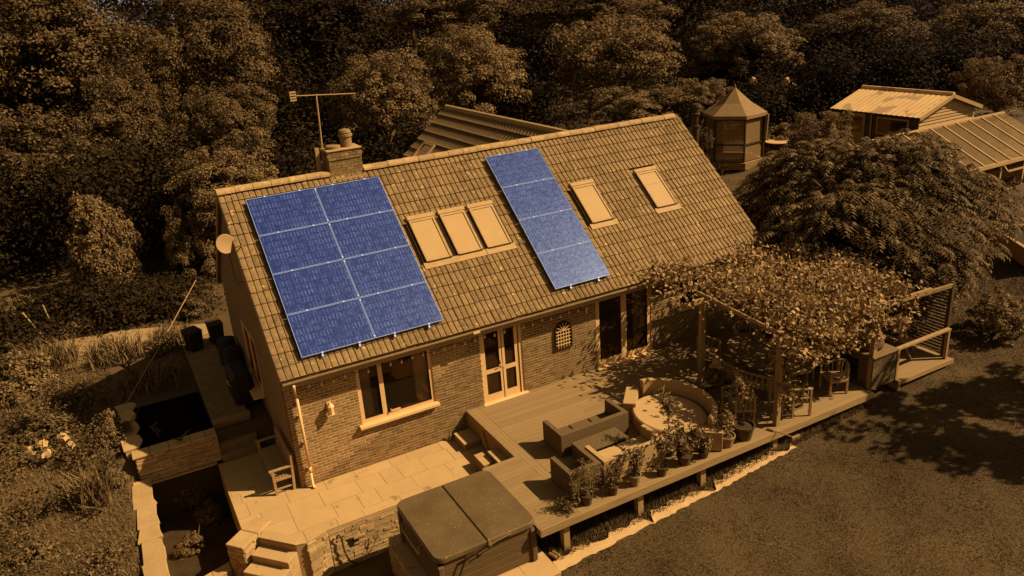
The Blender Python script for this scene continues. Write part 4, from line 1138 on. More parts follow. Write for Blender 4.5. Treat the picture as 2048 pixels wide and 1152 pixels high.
t = thing('curved_bench', 'curved teak bench along the left side of the oval table', 'bench', (11.78, -3.22, D))
def arcpts(r, a0, a1, z, n=14, sy=1.25): return [Vector((r * math.cos(R(a0 + (a1 - a0) * i / n)), r * sy * math.sin(R(a0 + (a1 - a0) * i / n)), z)) for i in range(n + 1)]
P_ = arcpts(1.38, 152, 222, .8); m = MB()
for p, q in zip(P_, P_[1:]): m.beam(p, q, .07, .035)
m.build('top_rail', M_teak, t)
for p in P_: m = MB(); m.beam((p.x * .97, p.y * .97, .42), (p.x, p.y, .785), .04, .012, up=(p.x, p.y, 0)); m.build('back_slat', M_teak, t)
for r_ in (1.0, 1.09, 1.18, 1.27):
    P2 = arcpts(r_, 154, 220, .42); m = MB()
    for p, q in zip(P2, P2[1:]): m.beam(p, q, .08, .022)
    m.build('seat_slat', M_teak, t)
for a in (155, 187, 219):
    for r_ in (1.02, 1.33): m = MB(); x, y = r_ * math.cos(R(a)), 1.25 * r_ * math.sin(R(a)); m.box(x - .03, x + .03, y - .03, y + .03, 0, .405 if r_ < 1.2 else .78); m.build('leg', M_teak, t)
TZ = D + .742
def table_item(name, lab, cat, x, y, prof, mt): m = MB(); m.lathe(prof, (0, 0, 0), 14); return tag(m.build(name, mt, loc=(x, y, TZ)), lab, cat)
table_item('candle_jar', 'small pale candle jar on the oval table', 'jar', 11.45, -2.75, [(.035, 0), (.04, .05), (.038, .08), (.01, .081)], M_flower)
table_item('drinking_cup', 'small cup on the oval table beside the candle jar', 'cup', 11.62, -2.45, [(.03, 0), (.042, .1), (.036, .1), (.026, .012), (.002, .011)], M_flower)

# --- pergola with beams
pg = thing('pergola', 'timber pergola carrying a grape vine over the dining table', 'pergola', (10.2, -5.0, D))
def ppart(m, n_, mt=M_post): o = m.build(n_, mt, pg, bevel=.006); o.matrix_parent_inverse = INV(pg); return o
for x, y, zt in ((10.22, -5.0, 2.83), (10.1, -2.5, 3.02), (13.42, -5.05, 2.83), (13.45, -1.2, 3.0)):
    m = MB(); m.box(x - .065, x + .065, y - .065, y + .065, D + .002, zt); ppart(m, 'post')
for a, b in (((9.9, -5.0, 2.9), (15.3, -5.15, 2.9)), ((9.8, -2.5, 3.09), (15.0, -2.6, 3.0)), ((9.9, -.6, 2.55), (13.6, -.6, 2.55))):
    m = MB(); m.beam(a, b, .07, .13); ppart(m, 'beam')
for k in range(7):
    x = 10.2 + k * .53; m = MB(); m.beam((x, -5.4, 2.99), (x, -2.2, 3.18), .05, .1); ppart(m, 'rafter')
for a, b in (((13.2, -4.9, 2.78), (16.45, -4.98, 2.7)), ((13.2, -3.4, 2.85), (16.45, -3.2, 2.72))):
    m = MB(); m.beam(a, b, .08, .1); ppart(m, 'side_beam', M_teakd)

# --- brick barbecue
bq = thing('brick_barbecue', 'brick barbecue with a dark fire opening beside the dining table', 'barbecue', (13.72, -4.35, D))
m = MB(); hole = (-.35, .35)   # fire opening on the side facing the table
m.box(-.35, .50, -.78, -.36, 0, .86); m.box(-.35, .50, .36, 1.2, 0, .86); m.box(.3, .5, -.36, .36, 0, .86); m.box(-.35, .3, -.36, .36, .70, .86); m.box(-.35, .3, -.36, .36, 0, .08)
core = m.build('core', mat('bbq_mortar', .10, .15, 9), bq)
M_bqb = mat('barbecue_brick', .07, .13, 6, rough=.9, rnd=.3)  # brick and mortar darkened to stand in for shade over the barbecue
def brick_rows(par, face, a0, a1, z0, z1, off, skip):
    k = 0; z = z0
    while z + .065 <= z1 + .001:
        a = a0 - (.11 if k % 2 else 0)
        while a < a1:
            p, q = max(a, a0), min(a + .215, a1)
            if q - p > .05 and not skip((p + q) / 2, z):
                m = MB()
                if face == 'x': m.box(off - .014, off - .001, p, q, z, z + .065)
                else: m.box(p, q, off - .014, off - .001, z, z + .065)
                m.build('brick', M_bqb, par)
            a += .225
        z += .075; k += 1
brick_rows(core, 'x', -.78, 1.2, 0.005, .86, -.35, lambda y, z: -.45 < y < .45 and .06 < z < .68)
brick_rows(core, 'y', -.36, .5, 0.005, .86, -.78, lambda y, z: False)
m = MB(); m.box(-.40, .55, -.83, 1.25, .863, .92); m.build('worktop', M_teakd, bq, bevel=.01)
m = MB(); rr = random.Random(2); pr_ = [(.30, 0), (.33, .12), (.31, .3), (.24, .42), (.1, .47), (.01, .48)]; m.lathe(pr_, (0, 0, 0), 12); m.v = [(x * 1.1 + rr.uniform(-.02, .02), y * .9 + rr.uniform(-.02, .02), z) for x, y, z in m.v]
tag(m.build('covered_grill', M_rat_dark, loc=(13.75, -4.7, D + .925), smooth=True), 'grill under a dark fitted cover on the brick barbecue', 'grill')

# --- slatted screen, rail and chair of the end deck
sc = thing('slatted_screen', 'tall screen of horizontal slats at the end of the deck', 'screen', (16.45, -4.0, D))
for y in (-.98, 1.1): m = MB(); m.box(-.05, .05, y - .05, y + .05, -.2, 2.1); m.build('post', M_slat, sc)
for k in range(21): m = MB(); z = .12 + k * .093; m.box(-.02, .02, -.925, 1.045, z, z + .05); m.build('slat', M_slat, sc)
m = MB(); m.box(14.25, 16.39, -5.16, -5.04, 1.49, 1.535); rl = tag(m.build('handrail', M_teak), 'pale timber handrail along the end deck', 'handrail')
m = MB(); m.box(14.28, 14.36, -5.15, -5.06, D + .006, 1.487); m.build('rail_post', M_post, rl); m = MB(); m.box(16.30, 16.37, -5.15, -5.06, D + .006, 1.487); m.build('rail_post', M_post, rl)
t = thing('folding_chair', 'slatted folding chair standing by the handrail', 'chair', (15.75, -4.35, D), R(200))
for sx in (-.2, .2): m = MB(); m.beam((sx, -.2, 0), (sx, .02, .45), .03, .03); m.beam((sx, .2, 0), (sx, -.28, .95), .03, .03); m.build('leg', M_post, t)
for k in range(5): m = MB(); m.box(-.19, .19, -.16 + k * .075, -.10 + k * .075, .44, .46); m.build('seat_slat', M_teak, t)
for k in range(5): m = MB(); x = -.17 + k * .075; m.beam((x, -.12, .55), (x, -.28, .95), .04, .012, up=(0, 1, 0)); m.build('back_slat', M_teak, t)
t = thing('side_table', 'dark round table in the shade behind the handrail', 'table', (15.1, -3.5, D))
m = MB(); m.lathe([(.45, .70), (.46, .72), (.45, .74)], (0, 0, 0), 24); m.build('table_top', M_iron, t); m = MB(); m.tube([(0, 0, .02), (0, 0, .7)], .03, 8); m.lathe([(.25, 0), (.25, .02), (.04, .05)], (0, 0, 0), 16); m.build('pedestal', M_iron, t)

# --- teak bench against the gable
t = thing('garden_bench', 'slatted teak bench standing against the gable wall on the patio', 'bench', (-.36, .88, .003))
for y in (-.80, .80):
    m = MB(); m.box(-.25, -.19, y - .03, y + .03, 0, .63); m.build('leg', M_teak, t); m = MB(); m.beam((.20, y, 0), (.26, y, .92), .06, .055, up=(0, 1, 0)); m.build('leg', M_teak, t)
    m = MB(); m.box(-.30, .24, y - .035, y + .035, .632, .662); m.build('arm', M_teak, t); m = MB(); m.box(-.19, .2, y - .02, y + .02, .35, .41); m.box(-.19, .2, y - .015, y + .015, .12, .15); m.build('side_rail', M_teak, t)
for k in range(6): m = MB(); x = -.24 + k * .075; m.box(x, x + .058, -.77, .77, .412, .434); m.build('seat_slat', M_teak, t)
m = MB(); m.beam((.225, -.77, .5), (.225, .77, .5), .04, .06); m.build('lower_rail', M_teak, t); m = MB(); m.beam((.255, -.77, .88), (.255, .77, .88), .04, .08); m.build('top_rail', M_teak, t)
for k in range(17): m = MB(); y = -.72 + k * .09; m.beam((.228, y, .52), (.25, y, .85), .012, .045, up=(0, 1, 0)); m.build('back_slat', M_teak, t)
# --- clutter by the shaded gable
t = thing('covered_barbecue', 'barbecue under a black cover in the shade of the gable', 'barbecue', (-.42, 4.35, .6))
m = MB(); m.box(-.28, .28, -.65, .65, 0, .95); o = m.build('cover', M_black, t, bevel=.12)
m = MB(); m.tube([(-.3, -.5, .7), (-.36, -.5, .78), (-.36, -.25, .8), (-.3, -.25, .72)], .018, 6); m.build('handle', M_pale_metal, t)
def bin_(lab, x, y, z, mt, rot): 
    t = thing('wheelie_bin', lab, 'bin', (x, y, z), rot); t.scale = (.78, .78, .72); m = MB()
    m.add([(-.22, -.26, 0), (.22, -.26, 0), (.22, .22, 0), (-.22, .22, 0), (-.28, -.33, .9), (.28, -.33, .9), (.28, .30, .9), (-.28, .30, .9)], [(0, 3, 2, 1), (4, 5, 6, 7), (0, 1, 5, 4), (1, 2, 6, 5), (2, 3, 7, 6), (3, 0, 4, 7)]); m.build('body', mt, t)
    m = MB(); m.add([(-.3, -.36, .905), (.3, -.36, .905), (.3, .33, .905), (-.3, .33, .905), (-.27, -.33, .94), (.27, -.33, .94), (.27, .26, 1.0), (-.27, .26, 1.0)], [(0, 3, 2, 1), (4, 5, 6, 7), (0, 1, 5, 4), (1, 2, 6, 5), (2, 3, 7, 6), (3, 0, 4, 7)]); m.build('lid', mt, t)
    m = MB(); m.tube([(-.25, .36, .88), (.25, .36, .88)], .018, 6); m.build('handle', mt, t)
    for sx in (-.25, .25): m = MB(); m.tube([(sx - .02, .24, .1), (sx + .02, .24, .1)], .1, 12); m.build('wheel', M_black, t)
bin_('black wheelie bin standing at the far end of the gable path', -1.1, 8.5, .742, M_black, .4)
bin_('dark wheelie bin tight against the rear corner of the gable', -.38, 8.7, .742, M_gasket, .1)
for x, y, lab in ((-.3, 5.9, 'dark water butt in the shade below the gable window'), (-.33, 6.75, 'second dark water butt nearer the bins')):
    t = thing('water_butt', lab, 'barrel', (x, y, .6)); m = MB(); m.lathe([(.22, 0), (.27, .2), (.28, .5), (.26, .85), (.24, .9)], (0, 0, 0), 16); m.build('barrel', M_gasket, t); m = MB(); m.lathe([(.26, .9), (.26, .93), (.05, .96)], (0, 0, 0), 16); m.build('lid', M_black, t)
m = MB(); A_ = atz(232, 842, .66); B_ = aty(392, 560, 11.5); m.tube([A_, A_.lerp(B_, .5) + Vector((0, 0, -.05)), B_], .016, 6); tag(m.build('slanting_pole', M_post), 'long thin pole slanting up from the pond wall towards the trees', 'pole')
m = MB(); A_ = atz(165, 935, .15); B_ = atz(195, 898, .15); m.tube([A_, atz(200, 890, .5), B_ + Vector((.3, .2, .55))], .014, 6); tag(m.build('garden_cane', M_teak), 'short cane standing in the shrubs below the slanting pole', 'cane')
for px, py, tx, ty, lab in ((92, 680, 70, 640, 'leaning stake beside the small tree at the left edge'), (112, 668, 105, 620, 'upright thin stake behind the leaning stake')):
    a = atz(px, py, .62); m = MB(); m.tube([a, a + Vector(((tx - px) * .02, .1, 1.1))], .03, 6); tag(m.build('wooden_stake', M_teak), lab, 'stake', 'garden stakes')

# ================================================================ FOLIAGE TOOLS
def leaf_quads(C, N, L, W, rng, fold=0.0):
    """rhombic leaves: centres C, normals N, lengths L, widths W -> verts, quads"""
    n = len(C); rnd = rng.normal(size=(n, 3)); T = np.cross(N, rnd); T /= np.linalg.norm(T, axis=1, keepdims=True) + 1e-9
    Bv = np.cross(N, T)
    L = np.broadcast_to(L, (n,))[:, None]; W = np.broadcast_to(W, (n,))[:, None]
    V = np.stack([C + T * L / 2, C + Bv * W / 2 + N * fold * W, C - T * L / 2, C - Bv * W / 2 + N * fold * W], 1).reshape(-1, 3)
    Q = np.arange(n * 4).reshape(n, 4)
    return V, Q
def unit(v): return v / (np.linalg.norm(v, axis=1, keepdims=True) + 1e-9)
def crown(name, seed, m, nclump=120, nleaf=130, leaf=.05, clump=.22, flat=.75, rmin=.3, shape='round', updir=.55):
    """crown of radius 1 about the origin made of leaf clumps with gaps between them"""
    rng = np.random.RandomState(seed)
    d = unit(rng.normal(size=(nclump, 3))); d[:, 2] = np.where(d[:, 2] < -.35, -d[:, 2] * .6, d[:, 2]); d = unit(d)
    r = rng.uniform(rmin, 1.0, nclump) ** .6
    # uneven outline: a few big lobes
    lob = unit(rng.normal(size=(9, 3)) + np.array([0, 0, .3])); amp = .74 + .46 * np.clip(np.max(d @ lob.T, axis=1), 0, 1) ** 6 - .10 * rng.rand(nclump)
    cc = d * (r * amp * .82)[:, None]
    if shape == 'cone': cc[:, :2] *= np.clip(1.0 - .5 * (cc[:, 2:3] + .1), .4, 1.1)
    cr = clump * rng.uniform(.5, 1.15, nclump)
    ci = np.repeat(np.arange(nclump), nleaf); n = len(ci)
    e = unit(rng.normal(size=(n, 3))); e[:, 2] = np.abs(e[:, 2]) * np.where(rng.rand(n) < .8, 1, -1) ; rad = rng.uniform(.35, 1.0, n) ** .5
    off = e * (rad * cr[ci])[:, None]; off[:, 2] *= flat
    C = cc[ci] + off
    N = unit(e * .55 + d[ci] * .35 + np.array([0, 0, updir]) + rng.normal(size=(n, 3)) * .45)
    V, Q = leaf_quads(C, N, leaf * rng.uniform(.7, 1.35, n), leaf * rng.uniform(.4, .7, n), rng)
    return mesh_np(name, V, Q, m)
def trunk_mesh(name, h, r, limbs, seed, spread=.8):
    rr = random.Random(seed); m = MB(); pts = [Vector((0, 0, 0))]
    for i in range(1, 6): pts.append(Vector((rr.uniform(-.12, .12) * i * .4, rr.uniform(-.12, .12) * i * .4, h * i / 5)))
    m.tube(pts, [r * (1.25 if i == 0 else 1 - .13 * i) for i in range(6)], 9)
    for k in range(limbs):
        b = pts[2 + k % 3].lerp(pts[3 + k % 3], rr.random()); a = rr.uniform(0, 6.28); l = spread * rr.uniform(.6, 1.1)
        p1 = b + Vector((math.cos(a) * l * .5, math.sin(a) * l * .5, l * .35)); p2 = b + Vector((math.cos(a) * l, math.sin(a) * l, l * .75))
        m.tube([b, p1, p2], [r * .5, r * .34, r * .14], 7)
    return m
CR = {}
def get_crown(kind):
    if kind not in CR:
        CR[kind] = {
            'a': lambda: crown('crown', 1, M_leaf, 230, 200, .031, .16),
            'b': lambda: crown('crown', 2, M_leaf, 210, 190, .034, .165),
            'c': lambda: crown('crown', 3, M_leafb, 230, 150, .037, .15),
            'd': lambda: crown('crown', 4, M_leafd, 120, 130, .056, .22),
            'e': lambda: crown('crown', 5, M_leafb, 230, 150, .035, .15, rmin=.5),
            'cone': lambda: crown('crown', 6, M_leafb, 190, 120, .048, .16, shape='cone', rmin=.6, updir=.35),
            'shrub': lambda: crown('crown', 7, M_leafb, 70, 110, .085, .24, rmin=.5),
            'shrubd': lambda: crown('crown', 8, M_leaf, 70, 110, .085, .24, rmin=.5),
            'loose': lambda: crown('crown', 9, M_leafb, 60, 70, .075, .16, rmin=.35),
        }[kind]()
    return CR[kind]
TSEED = [0]
def tree(name, label, cat, px, py, rx, ry, depth, kind, group, thick=1.0, trunk=True, minbase=True):
    """crown centre at a pixel and a view depth; px radii give the size; the trunk stands on the ground"""
    TSEED[0] += 1; c = atd(px, py + ry * .12, depth); sx, sz = 1.08 * rx / FPX * depth, 1.25 * ry / FPX * depth; sy = sx * thick
    gz = ground_z(c.x, c.y); t = thing(name, label, cat, (c.x, c.y, gz), group=group)
    o = link('crown', get_crown(kind), t, loc=(0, 0, c.z - gz), scale=(sx, sy, sz)); o.rotation_euler = (0, 0, TSEED[0] * 1.3)
    h = max(c.z - gz, .4); trunk_mesh('trunk', h * .8, max(.04, min(.28, sx * .06)), 6, TSEED[0], min(sx * .75, sz * .55)).build('trunk', M_bark, t)
    return t

# ---------------------------------------------------------------- background trees
BT = 'trees behind the house'
TREES = [
 ('broadleaf_tree', 'big broadleaf tree filling the top left corner', 110, 110, 230, 190, 44, 'a'),
 ('broadleaf_tree', 'tall dark-leaved tree left of the aerial, near the top edge', 430, 110, 140, 150, 42, 'b'),
 ('broadleaf_tree', 'wide tree halfway down the left edge above the conical bush', 90, 340, 190, 150, 38, 'b'),
 ('broadleaf_tree', 'tree between the top left corner tree and the roof ridge end', 265, 250, 130, 140, 39, 'a'),
 ('broadleaf_tree', 'tree behind the rounded bush at the left end of the ridge', 470, 255, 105, 110, 37, 'b'),
 ('rounded_bush', 'rounded pale-leaved bush showing above the left end of the ridge', 455, 385, 135, 105, 32.5, 'e'),
 ('conical_bush', 'tall conical bush left of the satellite dish', 212, 530, 98, 150, 31, 'cone'),
 ('broadleaf_bush', 'bush directly left of the satellite dish', 385, 490, 75, 105, 32, 'c'),
 ('broadleaf_tree', 'tree behind the chimney, right of the aerial', 760, 205, 125, 115, 39, 'c'),
 ('broadleaf_tree', 'tall round tree behind the rear wing roof', 945, 155, 120, 115, 46, 'e'),
 ('broadleaf_tree', 'broad bright tree behind the right part of the ridge', 1225, 145, 155, 120, 47, 'e'),
 ('broadleaf_bush', 'bush just above the right end of the ridge', 1270, 215, 115, 50, 42, 'c'),
 ('broadleaf_tree', 'dark tree at the top edge above the chimney', 640, 70, 150, 110, 52, 'd'),
 ('broadleaf_tree', 'dark hanging tree at the top centre of the picture', 900, 25, 150, 75, 54, 'b'),
 ('broadleaf_tree', 'tree at the top edge above the bright broad tree', 1180, 25, 160, 70, 54, 'a'),
 ('broadleaf_tree', 'tree with layered branches above the gazebo', 1490, 100, 125, 85, 49, 'c'),
 ('broadleaf_tree', 'dark tree at the top edge above the shed', 1700, 80, 150, 80, 52, 'a'),
 ('broadleaf_tree', 'tree at the top right corner', 1930, 90, 150, 95, 50, 'c'),
 ('broadleaf_tree', 'bright tree at the right edge behind the shed', 2000, 185, 90, 85, 40, 'c'),
 ('broadleaf_bush', 'bush just right of the shed gable at the right edge', 1985, 262, 55, 35, 37.5, 'c'),
 ('broadleaf_tree', 'dark tree between the gazebo and the shed at the back', 1600, 130, 80, 60, 60, 'd'),
]
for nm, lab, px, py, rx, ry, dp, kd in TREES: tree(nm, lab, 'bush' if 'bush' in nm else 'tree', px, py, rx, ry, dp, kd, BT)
# dark wood far behind and the shaded growth between the trees, one mass
rng = np.random.RandomState(77); parts = []; off = 0
def clump(c, s, n, lf):
    global off
    e = unit(rng.normal(size=(n, 3))); e[:, 2] = np.where(e[:, 2] < -.5, -e[:, 2], e[:, 2])
    lobes = 1 + .25 * np.sin(e @ rng.normal(size=3) * 7)
    C_ = np.array(c) + e * np.array(s) * (rng.uniform(.5, 1.0, n) * lobes)[:, None]; N_ = unit(e * .6 + np.array([0, 0, .5]) + rng.normal(size=(n, 3)) * .5)
    V, Q = leaf_quads(C_, N_, lf * rng.uniform(.7, 1.4, n), lf * rng.uniform(.4, .8, n), rng); parts.append((V, Q + off)); off += len(V)
for k in range(95):
    px = -300 + 2650 * (k + rng.rand()) / 95; dp = rng.uniform(60, 88); py = rng.uniform(-40, 140)
    q = rng.uniform(.8, 1.3); clump(atd(px, py, dp), (5.0 * q, 5.0 * q, 4.6 * q), 2300, .34)
for k in range(230):                       # growth standing on the ground behind house and garden
    px = rng.uniform(-250, 2300); t_ = k / 230
    dp = rng.uniform(33, 62) if px < 1350 else rng.uniform(52, 72)
    if px < 650 and rng.rand() < .4: dp = rng.uniform(31, 40)
    p = atd(px, 300, dp); 
    if p.y < 13.5 and p.x < 28: continue
    if 27 < p.x < 37 and p.y < 13: continue
    if 20 < p.x < 29 and 8 < p.y < 17: continue
    if 6.5 < p.x < 16 and p.y < 17: continue
    g = ground_z(p.x, p.y); h = rng.uniform(1.6, 4.2); w = rng.uniform(1.6, 3.0); clump((p.x, p.y, g + h * .5), (w, w, h), 1500, .21)
for k in range(60):
    x, y = rng.uniform(-15, -.5), rng.uniform(12.7, 15.0); h = rng.uniform(.5, 1.1); w = rng.uniform(.9, 1.6); clump((x, y, ground_z(x, y) + h * .4), (w, w, h), 1100, .13)
for k in range(110):
    px = rng.uniform(-250, 760); p = atd(px, 300, rng.uniform(44, 58)); g = ground_z(p.x, p.y); h = rng.uniform(3, 7.5); w = rng.uniform(2, 3.4); clump((p.x, p.y, g + h * .55), (w, w, h), 1500, .22)
for k in range(170):
    px = rng.uniform(1480, 2260); p = atd(px, 250, rng.uniform(44, 62))
    if p.x < 37.5 and 4 < p.y < 12.6 and p.x > 28.5: continue
    if p.x < 30 and p.y < 17: continue
    g = ground_z(p.x, p.y); h = rng.uniform(1.6, 3.4); w = rng.uniform(1.4, 2.4); clump((p.x, p.y, g + h * .45), (w, w, h), 1100, .2)
Vw = np.concatenate([p[0] for p in parts]); Qw = np.concatenate([p[1] for p in parts])
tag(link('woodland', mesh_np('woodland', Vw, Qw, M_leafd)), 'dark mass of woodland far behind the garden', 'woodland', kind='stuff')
m = MB(); rr = random.Random(12)
for k in range(60):
    p = atd(-300 + 2700 * k / 60 + rr.uniform(-20, 20), 100, rr.uniform(60, 95)); g = ground_z(p.x, p.y); m.tube([(p.x, p.y, g - .2), (p.x + rr.uniform(-.5, .5), p.y, g + 9)], [.28, .14], 6)
tag(m.build('woodland_trunks', M_bark), 'trunks inside the dark woodland', 'woodland', kind='stuff')
# low leafy ground cover over the left garden and round the far lawn
rng = np.random.RandomState(78); parts = []; off = 0
for k in range(270):
    x, y = rng.uniform(-13, -3.9), rng.uniform(-5, 13)
    if k > 170: x, y = rng.uniform(17.5, 34), rng.uniform(3.5, 13)
    v = view((x, y, .3))
    if not (-150 < v[0] < 2200 and v[1] < 1250): continue
    if 27 < x < 37 and 5 < y < 12 or (24.5 < x < 29 and 10 < y < 16): continue
    if x < 0 and 8.6 < y < 12.6: continue
    q = rng.uniform(.25, .6); clump((x, y, ground_z(x, y) + q * .3), (q * 1.3, q * 1.3, q), 420, .075)
tag(link('ground_cover', mesh_np('ground_cover', np.concatenate([p[0] for p in parts]), np.concatenate([p[1] for p in parts]), M_leaf)), 'low leafy ground cover over the garden beds', 'ground cover', kind='stuff')

# ---------------------------------------------------------------- shrubs on the left and around
SH = [
 ('garden_shrub', 'clipped hedge-like shrub beside the sunken garden wall', 243, 890, 48, 78, 20.4, 'shrub', 1),
 ('garden_shrub', 'shrub spilling over the wall below the clipped hedge', 238, 990, 46, 75, 19.4, 'shrub', 1),
 ('flowering_shrub', 'rose bush with pale blooms at the left edge', 95, 900, 95, 95, 20.8, 'shrubd', 1),
 ('flowering_shrub', 'dense shrub on the left edge above the rose bush', 40, 790, 80, 85, 23.3, 'shrub', 1),
 ('garden_shrub', 'low tangled shrub in the bottom left corner', 120, 1085, 85, 60, 18.5, 'loose', 1),
 ('garden_shrub', 'sprawling shrub left of the boundary wall at the bottom edge', 215, 1070, 55, 70, 18.3, 'loose', 1),
 ('small_tree', 'small staked tree at the far left edge', 40, 625, 48, 45, 28.5, 'loose', 1),
 ('garden_shrub', 'low dark shrub at the left edge below the small tree', 30, 720, 60, 40, 26, 'shrubd', 1),
 ('garden_shrub', 'feathery shrub beside the shaded gable path', 330, 735, 75, 40, 25.5, 'shrubd', .7),
 ('garden_shrub', 'dark shrub spilling into the raised pond', 270, 775, 60, 35, 24.3, 'shrubd', .7),
 ('garden_shrub', 'low planting at the foot of the conical bush', 180, 660, 100, 30, 28, 'shrubd', .6),
 ('garden_shrub', 'dark low planting left of the gable rear corner', 380, 620, 70, 35, 28.5, 'shrubd', .6),
 ('garden_shrub', 'low bush at the left edge at the foot of the trees', 30, 640, 55, 28, 29.5, 'shrubd', .8),
 ('garden_shrub', 'low bush between the thin stake and the conical bush', 118, 648, 45, 25, 29, 'shrub', .8),
 ('garden_shrub', 'low bush right of the conical bush at the path edge', 300, 640, 50, 24, 28.6, 'shrub', .8),
 ('garden_shrub', 'dark plant in the sunken garden shade', 385, 990, 40, 35, 20.3, 'shrubd', 1),
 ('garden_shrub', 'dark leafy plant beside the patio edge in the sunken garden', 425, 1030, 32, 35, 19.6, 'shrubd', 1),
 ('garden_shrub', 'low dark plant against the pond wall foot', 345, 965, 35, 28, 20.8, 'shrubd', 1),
 ('garden_shrub', 'straggly plant at the front of the sunken garden', 385, 1095, 40, 35, 18.6, 'loose', 1),
 ('garden_shrub', 'tall weedy planting left of the gazebo', 1400, 195, 60, 45, 42, 'c', 1),
 ('flowering_shrub', 'elder bush with pale flower heads right of the gazebo', 1565, 205, 55, 40, 47, 'e', 1),
 ('garden_shrub', 'bush rising between the gazebo and the shed', 1640, 285, 72, 72, 31, 'c', 1),
 ('garden_shrub', 'low bush right of the gazebo behind the sumac', 1560, 290, 60, 40, 41, 'shrub', 1),
 ('garden_shrub', 'leafy shrub at the right edge above the lawn', 2000, 650, 80, 85, 22.5, 'loose', 1),
 ('garden_shrub', 'shrubs at the foot of the greenhouse', 2020, 430, 60, 28, 31, 'shrub', 1),
 ('garden_shrub', 'climber wrapped around the corner of the brick barbecue', 1765, 690, 32, 85, 23.6, 'shrub', 1),
 ('garden_shrub', 'small plants at the foot of the flue pipe', 1412, 285, 18, 30, 36, 'shrubd', 1),
]
for nm, lab, px, py, rx, ry, dp, kd, th_ in SH: tree(nm, lab, 'tree' if nm == 'small_tree' else 'shrub', px, py, rx, ry, dp, kd, 'garden shrubs', th_)
def blooms(name, label, pts, r, seed, group=None):
    """flower heads made of petals"""
    rng = np.random.RandomState(seed); Cs = []; 
    for p in pts:
        n = 26; e = unit(rng.normal(size=(n, 3))); e[:, 2] = np.abs(e[:, 2]); Cs.append((np.array(p) + e * r * rng.uniform(.4, 1, n)[:, None], e))
    C_ = np.concatenate([c[0] for c in Cs]); N_ = unit(np.concatenate([c[1] for c in Cs]) + rng.normal(size=(len(C_), 3)) * .3)
    V, Q = leaf_quads(C_, N_, r * .9, r * .75, rng); return tag(link(name, mesh_np(name, V, Q, M_flower)), label, 'flower', group)
for i, (px, py, dp, lab) in enumerate(((62, 905, 19.7, 'largest pale rose bloom cluster on the left rose bush'), (85, 888, 19.7, 'pale rose bloom just right of the largest cluster'), (95, 908, 19.6, 'pale rose bloom low in the middle of the rose bush'), (130, 876, 19.8, 'upper right pale rose bloom'), (142, 895, 19.8, 'pale rose bloom at the right edge of the rose bush'), (158, 985, 18.9, 'lone pale bloom below the rose bush'))):
    blooms('rose_bloom', lab, [atd(px, py, dp - .3)], .17, 40 + i, 'rose blooms')
for i, (px, py, lab) in enumerate(((1572, 166, 'topmost pale elder flower head'), (1568, 175, 'pale elder flower head just below the topmost'), (1585, 178, 'rightmost pale elder flower head'), (1505, 165, 'pale elder flower head left above the gazebo'))):
    blooms('elder_flower', lab, [atd(px, py, 44.5)], .3, 60 + i, 'elder flower heads')

# grasses and tall weeds: arching blades
def tuft(name, label, cx, cy, spread, n, h, seed, m, group, w=.018, z=None):
    rng = np.random.RandomState(seed); b = np.stack([cx + np.clip(rng.normal(0, spread, n), -1.5 * spread, 1.5 * spread), cy + np.clip(rng.normal(0, spread, n), -1.5 * spread, 1.5 * spread)], 1)
    z0 = np.array([ground_z(x, y) if z is None else z for x, y in b]); hh = h * rng.uniform(.5, 1.1, n); a = rng.uniform(0, 6.28, n); lean = rng.uniform(.1, .8, n) * hh
    V = []; dx, dy = np.cos(a), np.sin(a); px_, py_ = -dy * w, dx * w
    B0 = np.stack([b[:, 0], b[:, 1], z0 - .02], 1); B1 = np.stack([b[:, 0] + dx * lean * .4, b[:, 1] + dy * lean * .4, z0 + hh * .65], 1); B2 = np.stack([b[:, 0] + dx * lean, b[:, 1] + dy * lean, z0 + hh * .92], 1)
    s = np.stack([px_, py_, np.zeros(n)], 1)
    V = np.stack([B0 - s, B0 + s, B1 + s * .8, B1 - s * .8, B2 + s * .2, B2 - s * .2], 1).reshape(-1, 3)
    k = np.arange(n) * 6; Q = np.concatenate([np.stack([k, k + 1, k + 2, k + 3], 1), np.stack([k + 3, k + 2, k + 4, k + 5], 1)])
    return tag(link(name, mesh_np(name, V, Q, m)), label, 'grass', group)
for i, (px, py, z, sp, n, h, lab) in enumerate(((100, 735, .6, .5, 420, .8, 'clump of long arching grass by the left edge path'), (235, 715, .6, .5, 420, .7, 'clump of arching grass beside the gravel path'), (345, 690, .6, .35, 900, .6, 'small grass clump at the foot of the slanting pole'), (300, 770, .6, .5, 420, .5, 'dry grass clump above the raised pond'), (1445, 215, 2.2, 1.0, 900, 2.2, 'tall weeds behind the gazebo'), (190, 1010, .1, .25, 260, .8, 'spiky plant standing above the tangled shrubs'))):
    p = atz(px, py, z); tuft('grass_clump', lab, p.x, p.y, sp, n, h, 200 + i, M_dry, 'grass clumps')

